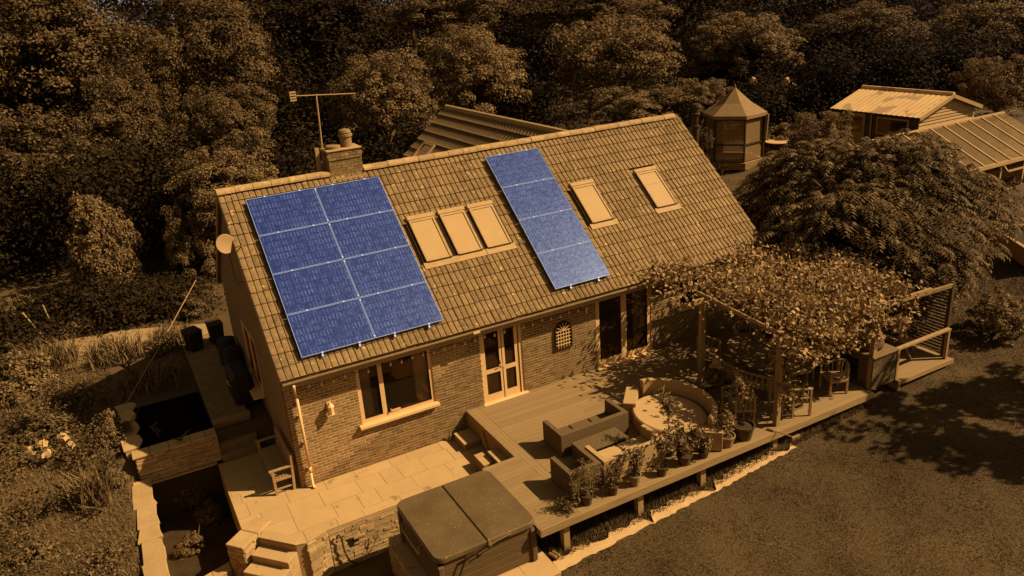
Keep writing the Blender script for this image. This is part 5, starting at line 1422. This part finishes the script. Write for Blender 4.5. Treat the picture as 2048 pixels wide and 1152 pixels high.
# ---------------------------------------------------------------- sumac: drooping pinnate fronds
def frond_cloud(seed, n, rx, ry, rz, m):
    rng = np.random.RandomState(seed); Cs = []; Ns = []; Ls = []; Ws = []; Ts = []
    d = unit(rng.normal(size=(n, 3))); d[:, 2] = np.where(d[:, 2] < -.45, -d[:, 2], d[:, 2]); d = unit(d)
    lobes = 1 + .10 * np.sin(d @ np.array([5, 3, 2.])) + .07 * np.sin(d @ np.array([-3, 6, 4.]))
    r = rng.uniform(.55, 1.0, n) ** .5 * lobes; base = d * r[:, None] * np.array([rx, ry, rz])
    V = []; Q = []; vi = 0
    for i in range(n):
        out = d[i] * np.array([1, 1, .25]) + rng.normal(size=3) * .45; out[2] = max(out[2], -.1) * .4; out /= np.linalg.norm(out) + 1e-9
        L = rng.uniform(.38, .62); side = np.cross(out, [0, 0, 1]); side /= np.linalg.norm(side) + 1e-9
        npair = 7
        for k in range(npair):
            t = (k + .6) / npair; p = base[i] + out * L * t + np.array([0, 0, .18 * t - .42 * t * t]); ll = .23 * (1 - abs(t - .45) * .9); ww = .085
            ax = out * (1 - .2 * t) + np.array([0, 0, -.55 * t])
            for s in (-1, 1):
                tip = p + side * s * ll * .9 + np.array([0, 0, -.06 - .03 * t]) + ax * ll * .25; mid = (p + tip) / 2 + np.array([0, 0, .018]); wv = ax * ww / 2
                V += [p, mid + wv, tip, mid - wv]; Q.append((vi, vi + 1, vi + 2, vi + 3)); vi += 4
    return mesh_np('crown', np.array(V), np.array(Q), m)
M_sumac = mat('sumac_leaf', .08, .16, .8, rough=0.75, spec=0.06, island=.6, transl=.12)
c = atd(1730, 458, 25.0); gz = ground_z(c.x, c.y)
t = thing('sumac_tree', 'large spreading sumac with drooping feathery leaves right of the house', 'tree', (c.x, c.y, gz))
link('inner_foliage', crown('inner_foliage', 19, M_leafd, 90, 110, .06, .25), t, loc=(0, 0, c.z - gz - .3), scale=(3.0, 2.7, 2.1))  # dark leaf mass paints the shaded inside of the crown
o = link('crown', frond_cloud(5, 3600, 3.85, 3.5, 2.8, M_sumac), t, loc=(0, 0, c.z - gz)); 
trunk_mesh('trunk', c.z - gz + .6, .2, 12, 55, 2.6).build('trunk', M_bark, t)

# ---------------------------------------------------------------- grape vine over the pergola
rng = np.random.RandomState(15); VP = [(10.0, -5.4), (14.3, -5.45), (14.6, -3.2), (14.0, -.35), (10.6, -.35), (9.95, -1.6), (10.05, -2.6), (10.55, -3.4), (10.6, -4.4), (10.1, -4.9)]
cl = []
while len(cl) < 300:
    x, y = rng.uniform(9.5, 14.7), rng.uniform(-5.6, .1)
    if inside((x, y), VP) and not (y > -2.0 and x < 12.7 and rng.rand() < .7): cl.append((x, y, 3.10 - .14 * (y + 5) / 4.6 + rng.uniform(-.08, .26)))
for k in range(11): cl.append((rng.uniform(9.9, 11.4), rng.uniform(-.9, -.35), rng.uniform(3.0, 3.3)))
for k in range(10): cl.append((10.45 + rng.uniform(-.12, .12), -4.95 + rng.uniform(-.1, .1), 2.9 - k * .16))
for k in range(34): cl.append((rng.uniform(10.2, 14.2), -5.45 + rng.uniform(-.15, .15), rng.uniform(2.35, 2.95)))
cl = np.array(cl); nl = 52; ci = np.repeat(np.arange(len(cl)), nl); n = len(ci)
sp = np.where(ci >= len(cl) - 44, .13, .26)
C_ = cl[ci] + rng.normal(size=(n, 3)) * np.stack([sp, sp, sp * .55], 1); N_ = unit(np.array([.2, -.3, .6]) + rng.normal(size=(n, 3)) * .8)
V, Q = leaf_quads(C_, N_, rng.uniform(.06, .15, n), rng.uniform(.05, .11, n), rng)
t = thing('grape_vine', 'grape vine with broad bright leaves covering the pergola', 'vine', (10.5, -4.9, D))
o = link('foliage', mesh_np('foliage', V, Q, M_vine), t); o.matrix_parent_inverse = INV(t)
m = MB(); m.tube([(10.5, -4.9, D), (10.42, -4.88, 1.3), (10.5, -4.92, 2.0), (10.4, -4.9, 2.75), (10.9, -4.3, 3.05), (11.6, -3.4, 3.15), (12.2, -2.0, 3.2)], [.035, .03, .03, .028, .025, .02, .012], 7); m.tube([(10.4, -4.9, 2.75), (11.4, -5.0, 3.0), (12.8, -5.1, 3.05)], [.025, .02, .01], 6)
o = m.build('stem', M_bark, t, smooth=True); o.matrix_parent_inverse = INV(t)

# tree outside the frame whose shade dapples the lawn on the right
t = thing('garden_tree', 'tree right of the picture whose shade dapples the lawn', 'tree', (20.3, -11.0, ground_z(20.3, -11.0)))
link('crown', crown('crown', 23, M_leaf, 95, 55, .072, .13, rmin=.2), t, loc=(0, 0, 5.2), scale=(4.0, 3.8, 2.2)); trunk_mesh('trunk', 4.6, .18, 8, 91, 2.2).build('trunk', M_bark, t)

# ================================================================ POTTED PLANTS
def potted(label, x, y, pr_, ph_, h, spread, n, leaf, seed, pot=M_potd, kind='bush', mt=M_leafb, z=D, wide=.5):
    t = thing('potted_plant', label, 'potted plant', (x, y, z + .002), group='potted plants along the deck')
    m = MB(); m.lathe([(pr_ * .72, 0), (pr_ * .95, ph_ * .85), (pr_ * 1.05, ph_ * .86), (pr_ * 1.05, ph_), (pr_ * .92, ph_), (pr_ * .88, ph_ * .86)], (0, 0, 0), 18); m.build('pot', pot, t)
    m = MB(); m.lathe([(pr_ * .86, ph_ * .84), (pr_ * .5, ph_ * .87), (.01, ph_ * .88)], (0, 0, 0), 14); m.build('soil', M_soil, t)
    rng = np.random.RandomState(seed); rr = random.Random(seed)
    tips = []; m = MB()
    if kind == 'tree':
        top = Vector((rr.uniform(-.04, .04), rr.uniform(-.04, .04), ph_ + h * .55)); m.tube([(0, 0, ph_ * .8), top], [.014, .01], 6)
        for k in range(9):
            b = Vector((0, 0, ph_ * .8)).lerp(top, rr.uniform(.6, 1)); a = rr.uniform(0, 6.28); l = rr.uniform(.3, 1) * spread
            e = b + Vector((math.cos(a) * l, math.sin(a) * l, rr.uniform(.15, .5) * h)); m.tube([b, e], [.007, .003], 5); tips += [b.lerp(e, f) for f in (.35, .6, .8, 1)]
    else:
        for k in range(14):
            a = rr.uniform(0, 6.28); l = rr.uniform(.2, 1) * spread; e = Vector((math.cos(a) * l, math.sin(a) * l, ph_ + h * rr.uniform(.5, 1)))
            m.tube([(0, 0, ph_ * .8), (e.x * .45, e.y * .45, ph_ + (e.z - ph_) * .6), e], [.008, .006, .003], 5); tips += [Vector((e.x * f, e.y * f, ph_ + (e.z - ph_) * f ** .8)) for f in (.35, .55, .75, .9, 1)]
    m.build('stem', M_bark, t)
    tp = np.array([tuple(v) for v in tips]); ci = rng.randint(0, len(tp), n); C_ = tp[ci] + rng.normal(size=(n, 3)) * .05; N_ = unit(rng.normal(size=(n, 3)) + np.array([.3, -.3, .7]))
    V, Q = leaf_quads(C_, N_, leaf * rng.uniform(.7, 1.3, n), leaf * wide * rng.uniform(.7, 1.2, n), rng); link('foliage', mesh_np('foliage', V, Q, mt), t)
    return t
potted('bushy potted plant at the left end of the deck edge', 4.80, -5.02, .14, .24, .62, .40, 1300, .055, 1, wide=.3)
potted('second potted plant from the left, fine-leaved', 5.45, -5.05, .12, .22, .55, .26, 700, .06, 2, wide=.35)
potted('third potted plant from the left with broad upright leaves', 6.02, -5.05, .13, .26, .62, .26, 260, .12, 3, pot=M_terra, wide=.5)
potted('fourth potted plant from the left, a thin standard', 6.72, -5.08, .13, .22, .85, .26, 340, .09, 4, kind='tree')
potted('large leafy potted shrub in the middle of the deck edge', 7.40, -5.02, .17, .24, .62, .42, 900, .09, 5, wide=.55)
potted('slender potted olive between the pale sofa and the daybed', 7.36, -4.52, .20, .32, 1.35, .28, 420, .10, 6, kind='tree', wide=.3)
potted('pale-rimmed pot with a flowering plant near the daybed end', 8.66, -5.0, .19, .28, .65, .28, 380, .085, 7, pot=M_terra, mt=M_vine)
potted('big dark glazed pot with a small tree beside the pergola post', 9.2, -4.98, .25, .36, 1.35, .30, 320, .12, 8, kind='tree', mt=M_vine, wide=.4)
potted('trailing potted plant between the leafy shrub and the pale-rimmed pot', 7.92, -5.06, .13, .16, .38, .32, 480, .085, 9, wide=.55)
t = potted('bucket pot of pale flowers on the oval table', 11.55, -3.55, .12, .22, .25, .16, 170, .07, 10, pot=M_pale_metal, z=TZ - .002); del t['group']; t['category'] = 'potted plant'
potted('low spreading plant fallen across the deck corner by the hot tub', 4.45, -4.95, .08, .07, .12, .34, 460, .07, 11, wide=.5)
# sack, tool and stones
m = MB(); rr = random.Random(3); m.lathe([(.14, 0), (.17, .08), (.15, .28), (.08, .42), (.03, .46), (.06, .52)], (0, 0, 0), 12); m.v = [(x + rr.uniform(-.02, .02), y + rr.uniform(-.02, .02), z) for x, y, z in m.v]
tag(m.build('compost_sack', M_pale_metal, loc=(8.62, -4.62, D + .003)), 'crumpled pale sack behind the pale-rimmed pot', 'sack')
m = MB(); a = atz(1535, 857, D + .03); b = atz(1585, 874, D + .03); m.tube([a, a.lerp(b, .25)], .03, 8); m.tube([a.lerp(b, .25), b], .014, 6); tag(m.build('garden_brush', M_teak), 'long-handled brush lying at the deck edge', 'brush')
for i, (px, py, s, lab) in enumerate(((1585, 878, .2, 'pale stone on the grass below the brush'), (1545, 893, .14, 'small pale stone at the end of the mowing strip'), (1800, 782, .25, 'pale flat stone at the lawn edge below the barbecue'), (1893, 722, .16, 'pale stone at the foot of the slatted screen'))):
    p = atz(px, py, .2); me_ = STONES[i]; o = link('rock', me_, loc=(p.x, p.y, ground_z(p.x, p.y) - .03), rotz=i * .7, scale=(s * 1.4, s, s * .7)); tag(o, lab, 'rock')
m = MB(); p = atz(1108, 1112, -.18); m.box(-.05, .0, -.1, .12, 0, .08); m.box(.03, .08, -.12, .1, 0, .08); tag(m.build('garden_shoes', M_pale_metal, bevel=.02, loc=(p.x, p.y, ground_z(p.x, p.y) + .05), rotz=.3), 'pair of pale shoes left by the corner post of the deck', 'shoes')

# ================================================================ RIGHT-HAND GARDEN BUILDINGS
# hexagonal gazebo
G = atz(1466, 312, 2.15); gz = ground_z(G.x, G.y)
t = thing('gazebo', 'six-sided fabric gazebo with mesh walls and pointed roof', 'gazebo', (G.x, G.y, 2.1), R(8))
rg = 1.43; hx = [(rg * math.cos(R(60 * k)), rg * math.sin(R(60 * k))) for k in range(6)]; ev = 2.25
for k in range(6):
    a, b = hx[k], hx[(k + 1) % 6]; s_ = 1.1; m = MB()
    m.add([(a[0] * s_, a[1] * s_, ev), (b[0] * s_, b[1] * s_, ev), (0, 0, ev + 1.2), (a[0] * s_, a[1] * s_, ev - .16), (b[0] * s_, b[1] * s_, ev - .16), (a[0] * .55, a[1] * .55, ev + .5), (b[0] * .55, b[1] * .55, ev + .5)], [(0, 1, 6, 5), (5, 6, 2), (3, 4, 1, 0)]); m.build('roof_panel', M_canvas, t)
    m = MB(); m.box(a[0] - .035, a[0] + .035, a[1] - .035, a[1] + .035, 0, ev); m.build('post', M_iron, t)
    m = MB(); m.beam((*a, .85), (*b, .85), .04, .07); m.beam((*a, ev - .2), (*b, ev - .2), .03, .05); m.build('cross_bar', M_iron, t)
    m = MB(); d_ = .97; m.add([(a[0] * d_, a[1] * d_, .02), (b[0] * d_, b[1] * d_, .02), (b[0] * d_, b[1] * d_, ev - .1), (a[0] * d_, a[1] * d_, ev - .1)], [(0, 1, 2, 3)]); m.build('mesh_wall', M_mesh, t)
m = MB(); m.tube([(*[q * 1.1 for q in hx[5]], ev - .1), (hx[5][0] * 1.05, hx[5][1] * 1.05, .9)], .09, 7); m.build('tied_curtain', M_canvas, t)
m = MB(); m.lathe([(.05, 0), (.03, .12), (.005, .2)], (0, 0, ev + 1.18), 8); m.build('finial', M_canvas, t)
m = MB(); m.prism([(q[0] * 1.12, q[1] * 1.12) for q in hx], -.35, -.02); m.build('plinth', M_path, t)
p = atz(1468, 322, 1.95); m = MB(); m.box(-.55, .55, -.2, .2, 0, .35); m.build_ = None; tag(m.build('stone_trough', M_coping, bevel=.03, loc=(p.x, p.y, 1.75), rotz=-.3), 'pale stone trough in front of the gazebo', 'trough')
p = atz(1555, 285, 2.6); t = thing('patio_table', 'pale round table right of the gazebo', 'table', (p.x, p.y, 1.95)); m = MB(); m.lathe([(.6, .68), (.62, .7), (.6, .72)], (0, 0, 0), 24); m.build('table_top', M_cushion, t); m = MB(); m.tube([(0, 0, 0), (0, 0, .68)], .05, 8); m.build('pedestal', M_iron, t)
p = atz(1600, 272, 2.6); t = thing('patio_table', 'pale low bench behind the round table near the gazebo', 'bench', (p.x, p.y, 2.0), R(20)); m = MB(); m.box(-.75, .75, -.2, .2, .55, .62); m.build('seat', M_cushion, t); m = MB(); m.box(-.6, -.5, -.15, .15, 0, .548); m.box(.5, .6, -.15, .15, 0, .548); m.build('leg', M_teak, t); t.name = 'low_bench'
# shed with corrugated roof: x 30.6..34.6, y 6.3..10.85
SX0, SX1, SY0, SY1, SE, SRZ = 30.57, 34.6, 6.3, 10.85, 4.15, 4.85; g0 = 2.25
t = thing('garden_shed', 'timber shed with a pale corrugated roof and weatherboarded end', 'shed', (SX0, SY0, g0))
def spart(m, n_, mt, par=None, bevel=0): o = m.build(n_, mt, t if par is None else par, bevel=bevel); o.matrix_parent_inverse = INV(t) if par is None else Matrix.Identity(4); return o
mid = (SX0 + SX1) / 2
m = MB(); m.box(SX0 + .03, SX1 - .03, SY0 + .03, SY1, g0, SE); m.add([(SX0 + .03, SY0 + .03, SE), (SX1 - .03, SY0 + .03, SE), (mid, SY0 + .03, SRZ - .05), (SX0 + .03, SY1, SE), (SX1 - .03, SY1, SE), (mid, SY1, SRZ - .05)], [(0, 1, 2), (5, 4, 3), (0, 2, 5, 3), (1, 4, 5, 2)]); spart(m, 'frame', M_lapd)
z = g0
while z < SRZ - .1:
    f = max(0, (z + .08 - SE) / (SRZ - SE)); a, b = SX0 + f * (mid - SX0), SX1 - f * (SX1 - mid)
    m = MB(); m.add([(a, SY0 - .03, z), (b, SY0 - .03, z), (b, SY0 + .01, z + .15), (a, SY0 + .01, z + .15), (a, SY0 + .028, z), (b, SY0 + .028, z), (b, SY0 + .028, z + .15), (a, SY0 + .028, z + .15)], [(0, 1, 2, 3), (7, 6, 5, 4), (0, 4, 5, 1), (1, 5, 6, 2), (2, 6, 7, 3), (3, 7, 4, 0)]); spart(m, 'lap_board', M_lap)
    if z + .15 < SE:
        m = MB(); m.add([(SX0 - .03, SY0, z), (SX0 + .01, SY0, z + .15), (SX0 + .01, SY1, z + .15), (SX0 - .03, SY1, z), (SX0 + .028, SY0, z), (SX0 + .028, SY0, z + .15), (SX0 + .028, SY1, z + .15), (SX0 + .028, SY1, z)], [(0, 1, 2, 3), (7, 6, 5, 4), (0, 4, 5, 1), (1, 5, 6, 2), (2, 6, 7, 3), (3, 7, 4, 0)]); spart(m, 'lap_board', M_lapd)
    z += .145
for sg in (-1, 1):
    vs = []; fs = []; nn = 72; xe = mid + sg * (mid - SX0 + .25); zed = SE - .25 * (SRZ - SE) / (mid - SX0)
    for i in range(nn + 1):
        y = SY0 - .2 + (SY1 - SY0 + .4) * i / nn; rib = .009 * math.sin(i * math.pi * .5)
        vs += [(mid, y, SRZ + .03 + rib), (xe, y, zed + .05 + rib)]
    for i in range(nn): fs.append((2 * i, 2 * i + 2, 2 * i + 3, 2 * i + 1))
    m = MB(); m.add(vs, fs); spart(m, 'corrugated_sheet', M_tin)
    m = MB(); m.beam((mid, SY0 - .22, SRZ - .03), (xe, SY0 - .22, zed - .02), .03, .16); spart(m, 'barge_board', M_pale_metal)
m = MB(); m.tube([(mid, SY0 - .2, SRZ + .05), (mid, SY1 + .2, SRZ + .05)], .09, 8); spart(m, 'ridge_cap', M_tin)
m = MB()
for q in ((6.75, 8.45, 3.12, 3.2), (6.75, 8.45, 3.85, 3.93), (6.75, 6.83, 3.2, 3.85), (8.37, 8.45, 3.2, 3.85)): m.box(SX0 - .07, SX0 - .032, q[0], q[1], q[2], q[3])
w_ = spart(m, 'window', M_teak); m = MB(); m.box(SX0 - .055, SX0 - .045, 6.83, 8.37, 3.2, 3.85); o = m.build('pane', M_glass, w_)
m = MB(); m.box(SX0 - .07, SX0 - .032, 9.1, 10.0, g0, 4.0); dr = spart(m, 'door', M_teak); m = MB(); m.box(SX0 - .078, SX0 - .072, 9.25, 9.85, 3.1, 3.85); m.build('pane', M_mirror, dr)
m = MB(); m.box(SX0 - .07, SX0 - .033, 8.72, 8.80, g0, 4.05); spart(m, 'corner_trim', M_teak)
# second dark shed behind
p = atd(1690, 185, 58); t = thing('old_shed', 'dark old shed in the shade left of the corrugated roof', 'shed', (p.x, p.y, 2.6), R(20))
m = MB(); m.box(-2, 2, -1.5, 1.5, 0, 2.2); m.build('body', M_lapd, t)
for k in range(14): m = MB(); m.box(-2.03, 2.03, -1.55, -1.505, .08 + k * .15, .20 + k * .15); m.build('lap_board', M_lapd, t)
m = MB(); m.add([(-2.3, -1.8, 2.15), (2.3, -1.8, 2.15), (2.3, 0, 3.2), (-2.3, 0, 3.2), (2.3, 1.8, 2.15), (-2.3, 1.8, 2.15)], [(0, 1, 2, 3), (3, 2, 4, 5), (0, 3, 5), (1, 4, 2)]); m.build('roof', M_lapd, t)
# lean-to greenhouse
t = thing('greenhouse', 'white-framed greenhouse with a sloping glass roof at the right edge', 'greenhouse', (26.2, .75, 2.0))
EZ_, RZ_, X0_, X1_, Y0_, Y1_ = 3.28, 4.45, 23.3, 31.5, .75, 3.1
def gp(m, n_, mt, par=None): o = m.build(n_, mt, par or t); o.matrix_parent_inverse = INV(t) if par is None else Matrix.Identity(4); return o
m = MB(); m.box(X0_, X1_, Y0_ - .08, Y0_ + .08, 1.6, 2.1); gp(m, 'base_wall', M_coping)
m = MB(); m.beam((X0_, Y0_ - .05, EZ_), (X1_, Y0_ - .05, EZ_), .12, .14); gp(m, 'eave_beam', M_ghw)
m = MB(); m.beam((X0_, Y1_, RZ_ + .03), (X1_, Y1_, RZ_ + .03), .12, .1); gp(m, 'ridge_beam', M_ghw)
m = MB(); m.box(X0_, X1_, Y0_ - .06, Y0_ + .06, 2.1, 2.17); gp(m, 'sill_beam', M_ghw)
x = X0_ + .02; k = 0
while x < X1_:
    m = MB(); m.beam((x, Y0_ - .1, EZ_ + .06), (x, Y1_, RZ_ + .07), .06, .05); gp(m, 'glazing_bar', M_ghw)
    if x + .82 < X1_ + .1:
        m = MB(); x2 = min(x + .82, X1_); m.add([(x + .025, Y0_ - .05, EZ_ + .07), (x2 - .025, Y0_ - .05, EZ_ + .07), (x2 - .025, Y1_, RZ_ + .06), (x + .025, Y1_, RZ_ + .06)], [(0, 1, 2, 3)]); gp(m, 'roof_pane', M_ghglass)
    x += .82
x = X0_
while x < X1_:
    m = MB(); m.box(x - .04, x + .04, Y0_ - .05, Y0_ + .05, 2.17, EZ_ - .07); gp(m, 'post', M_ghw)
    m = MB(); m.box(x + .05, x + 1.44, Y0_ - .01, Y0_ + .0, 2.18, EZ_ - .08); gp(m, 'side_pane', M_glass)
    if int((x - X0_) / 1.49) % 2 == 0: m = MB(); m.beam((x + .1, Y0_ - .25, 2.98), (x + 1.4, Y0_ - .25, 2.98), .05, .06); m.beam((x + .1, Y0_ - .05, 3.18), (x + .1, Y0_ - .25, 2.98), .04, .04); m.beam((x + 1.4, Y0_ - .05, 3.18), (x + 1.4, Y0_ - .25, 2.98), .04, .04); gp(m, 'vent_sash', M_ghw)
    x += 1.49
m = MB(); m.box(X0_, X1_, Y1_ + .08, Y1_ + .2, 1.8, RZ_ - .03); gp(m, 'back_wall', M_lapd)
# raised bed / cold frame
p = atz(1975, 492, 1.25); q = atz(2055, 548, 1.25); dv = (q - p); L_ = max(dv.length, 2.5); t = thing('raised_bed', 'pale-edged wooden raised bed at the right edge', 'raised bed', (p.x, p.y, ground_z(p.x, p.y) - .1), math.atan2(dv.y, dv.x))
for a in ((0, L_, 0, .06), (0, L_, 1.2, 1.26)): m = MB(); m.box(a[0], a[1], a[2], a[3], 0, .55); m.build('side_board', M_lap, t)
m = MB(); m.box(-.06, -.002, 0, 1.26, 0, .55); m.build('end_board', M_lap, t); m = MB(); m.box(-.08, L_, -.03, .09, .553, .59); m.box(-.08, .06, .092, 1.29, .553, .59); m.box(.062, L_, 1.17, 1.29, .553, .59); m.build('cap_rail', M_teak, t)
m = MB(); m.box(.0, L_, .062, 1.198, .1, .42); m.build('soil', M_soil, t)

# ================================================================ PERSON in the teak armchair
def person():
    # local frame: facing +y, seat at z .44, origin on the floor under the seat
    J = {'pel': (0, -.06, .53), 'sp': (0, -.02, .70), 'ch': (0, .07, .90), 'nk': (0, .15, 1.04), 'hd': (0, .21, 1.13), 'tp': (0, .25, 1.24)}
    E_ = [('pel', 'sp'), ('sp', 'ch'), ('ch', 'nk'), ('nk', 'hd'), ('hd', 'tp')]
    Rd = {'pel': .155, 'sp': .145, 'ch': .15, 'nk': .06, 'hd': .088, 'tp': .07}
    for s, n in ((-1, 'l'), (1, 'r')):
        J.update({n + 'sh': (s * .19, .10, .94), n + 'el': (s * .23, .26, .72), n + 'wr': (s * .10, .46, .66), n + 'pa': (s * .06, .53, .66), n + 'hip': (s * .10, -.02, .52), n + 'kn': (s * .13, .42, .52), n + 'an': (s * .12, .46, .10), n + 'to': (s * .13, .62, .05)})
        E_ += [('ch', n + 'sh'), (n + 'sh', n + 'el'), (n + 'el', n + 'wr'), (n + 'wr', n + 'pa'), ('pel', n + 'hip'), (n + 'hip', n + 'kn'), (n + 'kn', n + 'an'), (n + 'an', n + 'to')]
        Rd.update({n + 'sh': .075, n + 'el': .055, n + 'wr': .036, n + 'pa': .038, n + 'hip': .10, n + 'kn': .07, n + 'an': .048, n + 'to': .04})
        for k in range(5):
            if k < 4: a = (s * (.035 + .018 * k - .02), .565, .665); b = (s * (.03 + .018 * k - .02), .60 + .008 * (k in (1, 2)), .645)
            else: a = (s * .03, .52, .685); b = (s * .005, .545, .68)
            J[f'{n}f{k}'] = a; J[f'{n}g{k}'] = b; E_ += [(n + 'pa', f'{n}f{k}'), (f'{n}f{k}', f'{n}g{k}')]; Rd[f'{n}f{k}'] = .009; Rd[f'{n}g{k}'] = .008
    ks = list(J); me = bpy.data.meshes.new('person'); me.from_pydata([J[k] for k in ks], [(ks.index(a), ks.index(b)) for a, b in E_], [])
    o = bpy.data.objects.new('person_skin', me); COL.objects.link(o); md = o.modifiers.new('skin', 'SKIN'); md.use_smooth_shade = True
    for i, k in enumerate(ks): me.skin_vertices[0].data[i].radius = (Rd[k], Rd[k] * (.78 if k in ('pel', 'sp', 'ch') else 1)); me.skin_vertices[0].data[i].use_root = (k == 'pel')
    o.modifiers.new('sub', 'SUBSURF').levels = 2
    dg = bpy.context.evaluated_depsgraph_get(); ev_ = o.evaluated_get(dg); res = bpy.data.meshes.new_from_object(ev_); bpy.data.objects.remove(o)
    res.materials.clear()
    for mm in (mat('dark_jacket', .05, .08, 8), mat('trousers', .09, .12, 8), mat('skin', .34, .40, 6, rough=.6)): res.materials.append(mm)
    for f in res.polygons:
        c = f.center; f.material_index = 2 if (c.z > 1.05 or (c.y > .44 and .60 < c.z < .72 and abs(c.x) < .125)) else (1 if (c.z < .58 and (c.y > .03 or c.z < .5)) else 0)
        f.use_smooth = True
    p = link('person', res, loc=(9.93, -3.52, D + .002), rotz=math.atan2(.12, -1) - math.pi / 2)
    tag(p, 'seated person in dark clothes and a pale cap, leaning forward in a teak armchair', 'person')
    m = MB(); m.lathe([(.105, 0), (.11, .03), (.10, .08), (.07, .125), (.02, .145), (.002, .147)], (0, 0, 0), 16); cp = m.build('cap', mat('cap_cloth', .22, .28, 9), p, smooth=True); cp.location = (0, .225, 1.185); cp.rotation_euler = (R(-20), 0, 0)
    m = MB(); m.prism([(.1 * math.cos(R(a)), .06 + .16 * math.sin(R(a))) for a in range(0, 181, 15)], 0, .012); br = m.build('peak', MATS['cap_cloth'], cp); br.location = (0, 0, .0)
    m = MB()
    for s in (-1, 1): m.lathe([(.002, -.014), (.012, -.008), (.015, 0), (.012, .008), (.002, .014)], (s * .035, .30, 1.145), 8)
    m.build('eyes', M_black, p)
    m = MB(); m.tube([(0, .295, 1.15), (0, .325, 1.115), (0, .30, 1.105)], [.01, .016, .008], 6); m.tube([(-.025, .295, 1.085), (.025, .295, 1.085)], .006, 5); m.build('face_features', MATS['skin'], p, smooth=True)
    for s in (-1, 1): m = MB(); m.lathe([(.004, -.03), (.02, -.015), (.022, .01), (.006, .03)], (s * .093, .20, 1.14), 8); m.build('ear', MATS['skin'], p, smooth=True)
person()

# ================================================================ LAWN BLADES
rng = np.random.RandomState(30); n = 430000
bx_ = rng.uniform(3.8, 24, n); by_ = rng.uniform(-12.5, -2.5, n)
keep = []
gzv = np.vectorize(ground_z)
vis = np.ones(n, bool)
vis &= ~((bx_ > 3.5) & (bx_ < 16.6) & (by_ > -5.0))
vis &= ~((bx_ > 3.7) & (bx_ < 10.6) & (by_ > -5.56 + .024 * (bx_ - 3.76)) & (by_ < -5.2) & (rng.rand(n) < .93))
bx_, by_ = bx_[vis], by_[vis]; n = len(bx_); bz_ = gzv(bx_, by_)
h = rng.uniform(.008, .030, n) + .008 * np.sin(bx_ * 1.7 + 2 * np.sin(by_ * 1.1)) ** 2; a = rng.uniform(0, 6.28, n); w = .009; lean = rng.uniform(0, .05, n)
V = np.stack([np.stack([bx_ - np.sin(a) * w, by_ + np.cos(a) * w, bz_ - .01], 1), np.stack([bx_ + np.sin(a) * w, by_ - np.cos(a) * w, bz_ - .01], 1), np.stack([bx_ + np.cos(a) * lean, by_ + np.sin(a) * lean, bz_ + h], 1)], 1).reshape(-1, 3)
tag(link('lawn_grass', mesh_np('lawn_grass', V, np.arange(n * 3).reshape(n, 3), M_blade)), 'short mown grass of the lawn', 'grass', kind='stuff')
# longer weeds under the deck edge and along the strip
rng = np.random.RandomState(31); n = 14000; bx_ = rng.uniform(3.9, 13.2, n); by_ = -5.0 + rng.normal(0, .06, n) + .03; by_ = np.where(rng.rand(n) < .8, rng.uniform(-5.32, -4.3, n), by_)
bz_ = gzv(bx_, by_); h = rng.uniform(.05, .2, n); a = rng.uniform(0, 6.28, n); w = .010; lean = rng.uniform(0, .12, n)
V = np.stack([np.stack([bx_ - np.sin(a) * w, by_ + np.cos(a) * w, bz_ - .01], 1), np.stack([bx_ + np.sin(a) * w, by_ - np.cos(a) * w, bz_ - .01], 1), np.stack([bx_ + np.cos(a) * lean, by_ + np.sin(a) * lean, bz_ + h], 1)], 1).reshape(-1, 3)
tag(link('deck_edge_weeds', mesh_np('deck_edge_weeds', V, np.arange(n * 3).reshape(n, 3), M_blade)), 'long grass and weeds growing under the deck edge', 'grass', kind='stuff')

# rough grass over the left garden and behind the house end
rng = np.random.RandomState(32); n = 90000
bx_ = np.where(rng.rand(n) < .75, rng.uniform(-13, -3.6, n), rng.uniform(16.5, 28, n)); by_ = rng.uniform(-5, 14, n)
vis = ~((bx_ > 24) & (by_ > 9)) & ~((bx_ > 23) & (by_ > .5) & (by_ < 3.3)); bx_, by_ = bx_[vis], by_[vis]; n = len(bx_); bz_ = gzv(bx_, by_)
h = rng.uniform(.03, .16, n); a = rng.uniform(0, 6.28, n); w = .012; lean = rng.uniform(0, .1, n)
V = np.stack([np.stack([bx_ - np.sin(a) * w, by_ + np.cos(a) * w, bz_ - .01], 1), np.stack([bx_ + np.sin(a) * w, by_ - np.cos(a) * w, bz_ - .01], 1), np.stack([bx_ + np.cos(a) * lean, by_ + np.sin(a) * lean, bz_ + h], 1)], 1).reshape(-1, 3)
tag(link('rough_grass', mesh_np('rough_grass', V, np.arange(n * 3).reshape(n, 3), M_dry)), 'rough uncut grass among the garden beds', 'grass', kind='stuff')
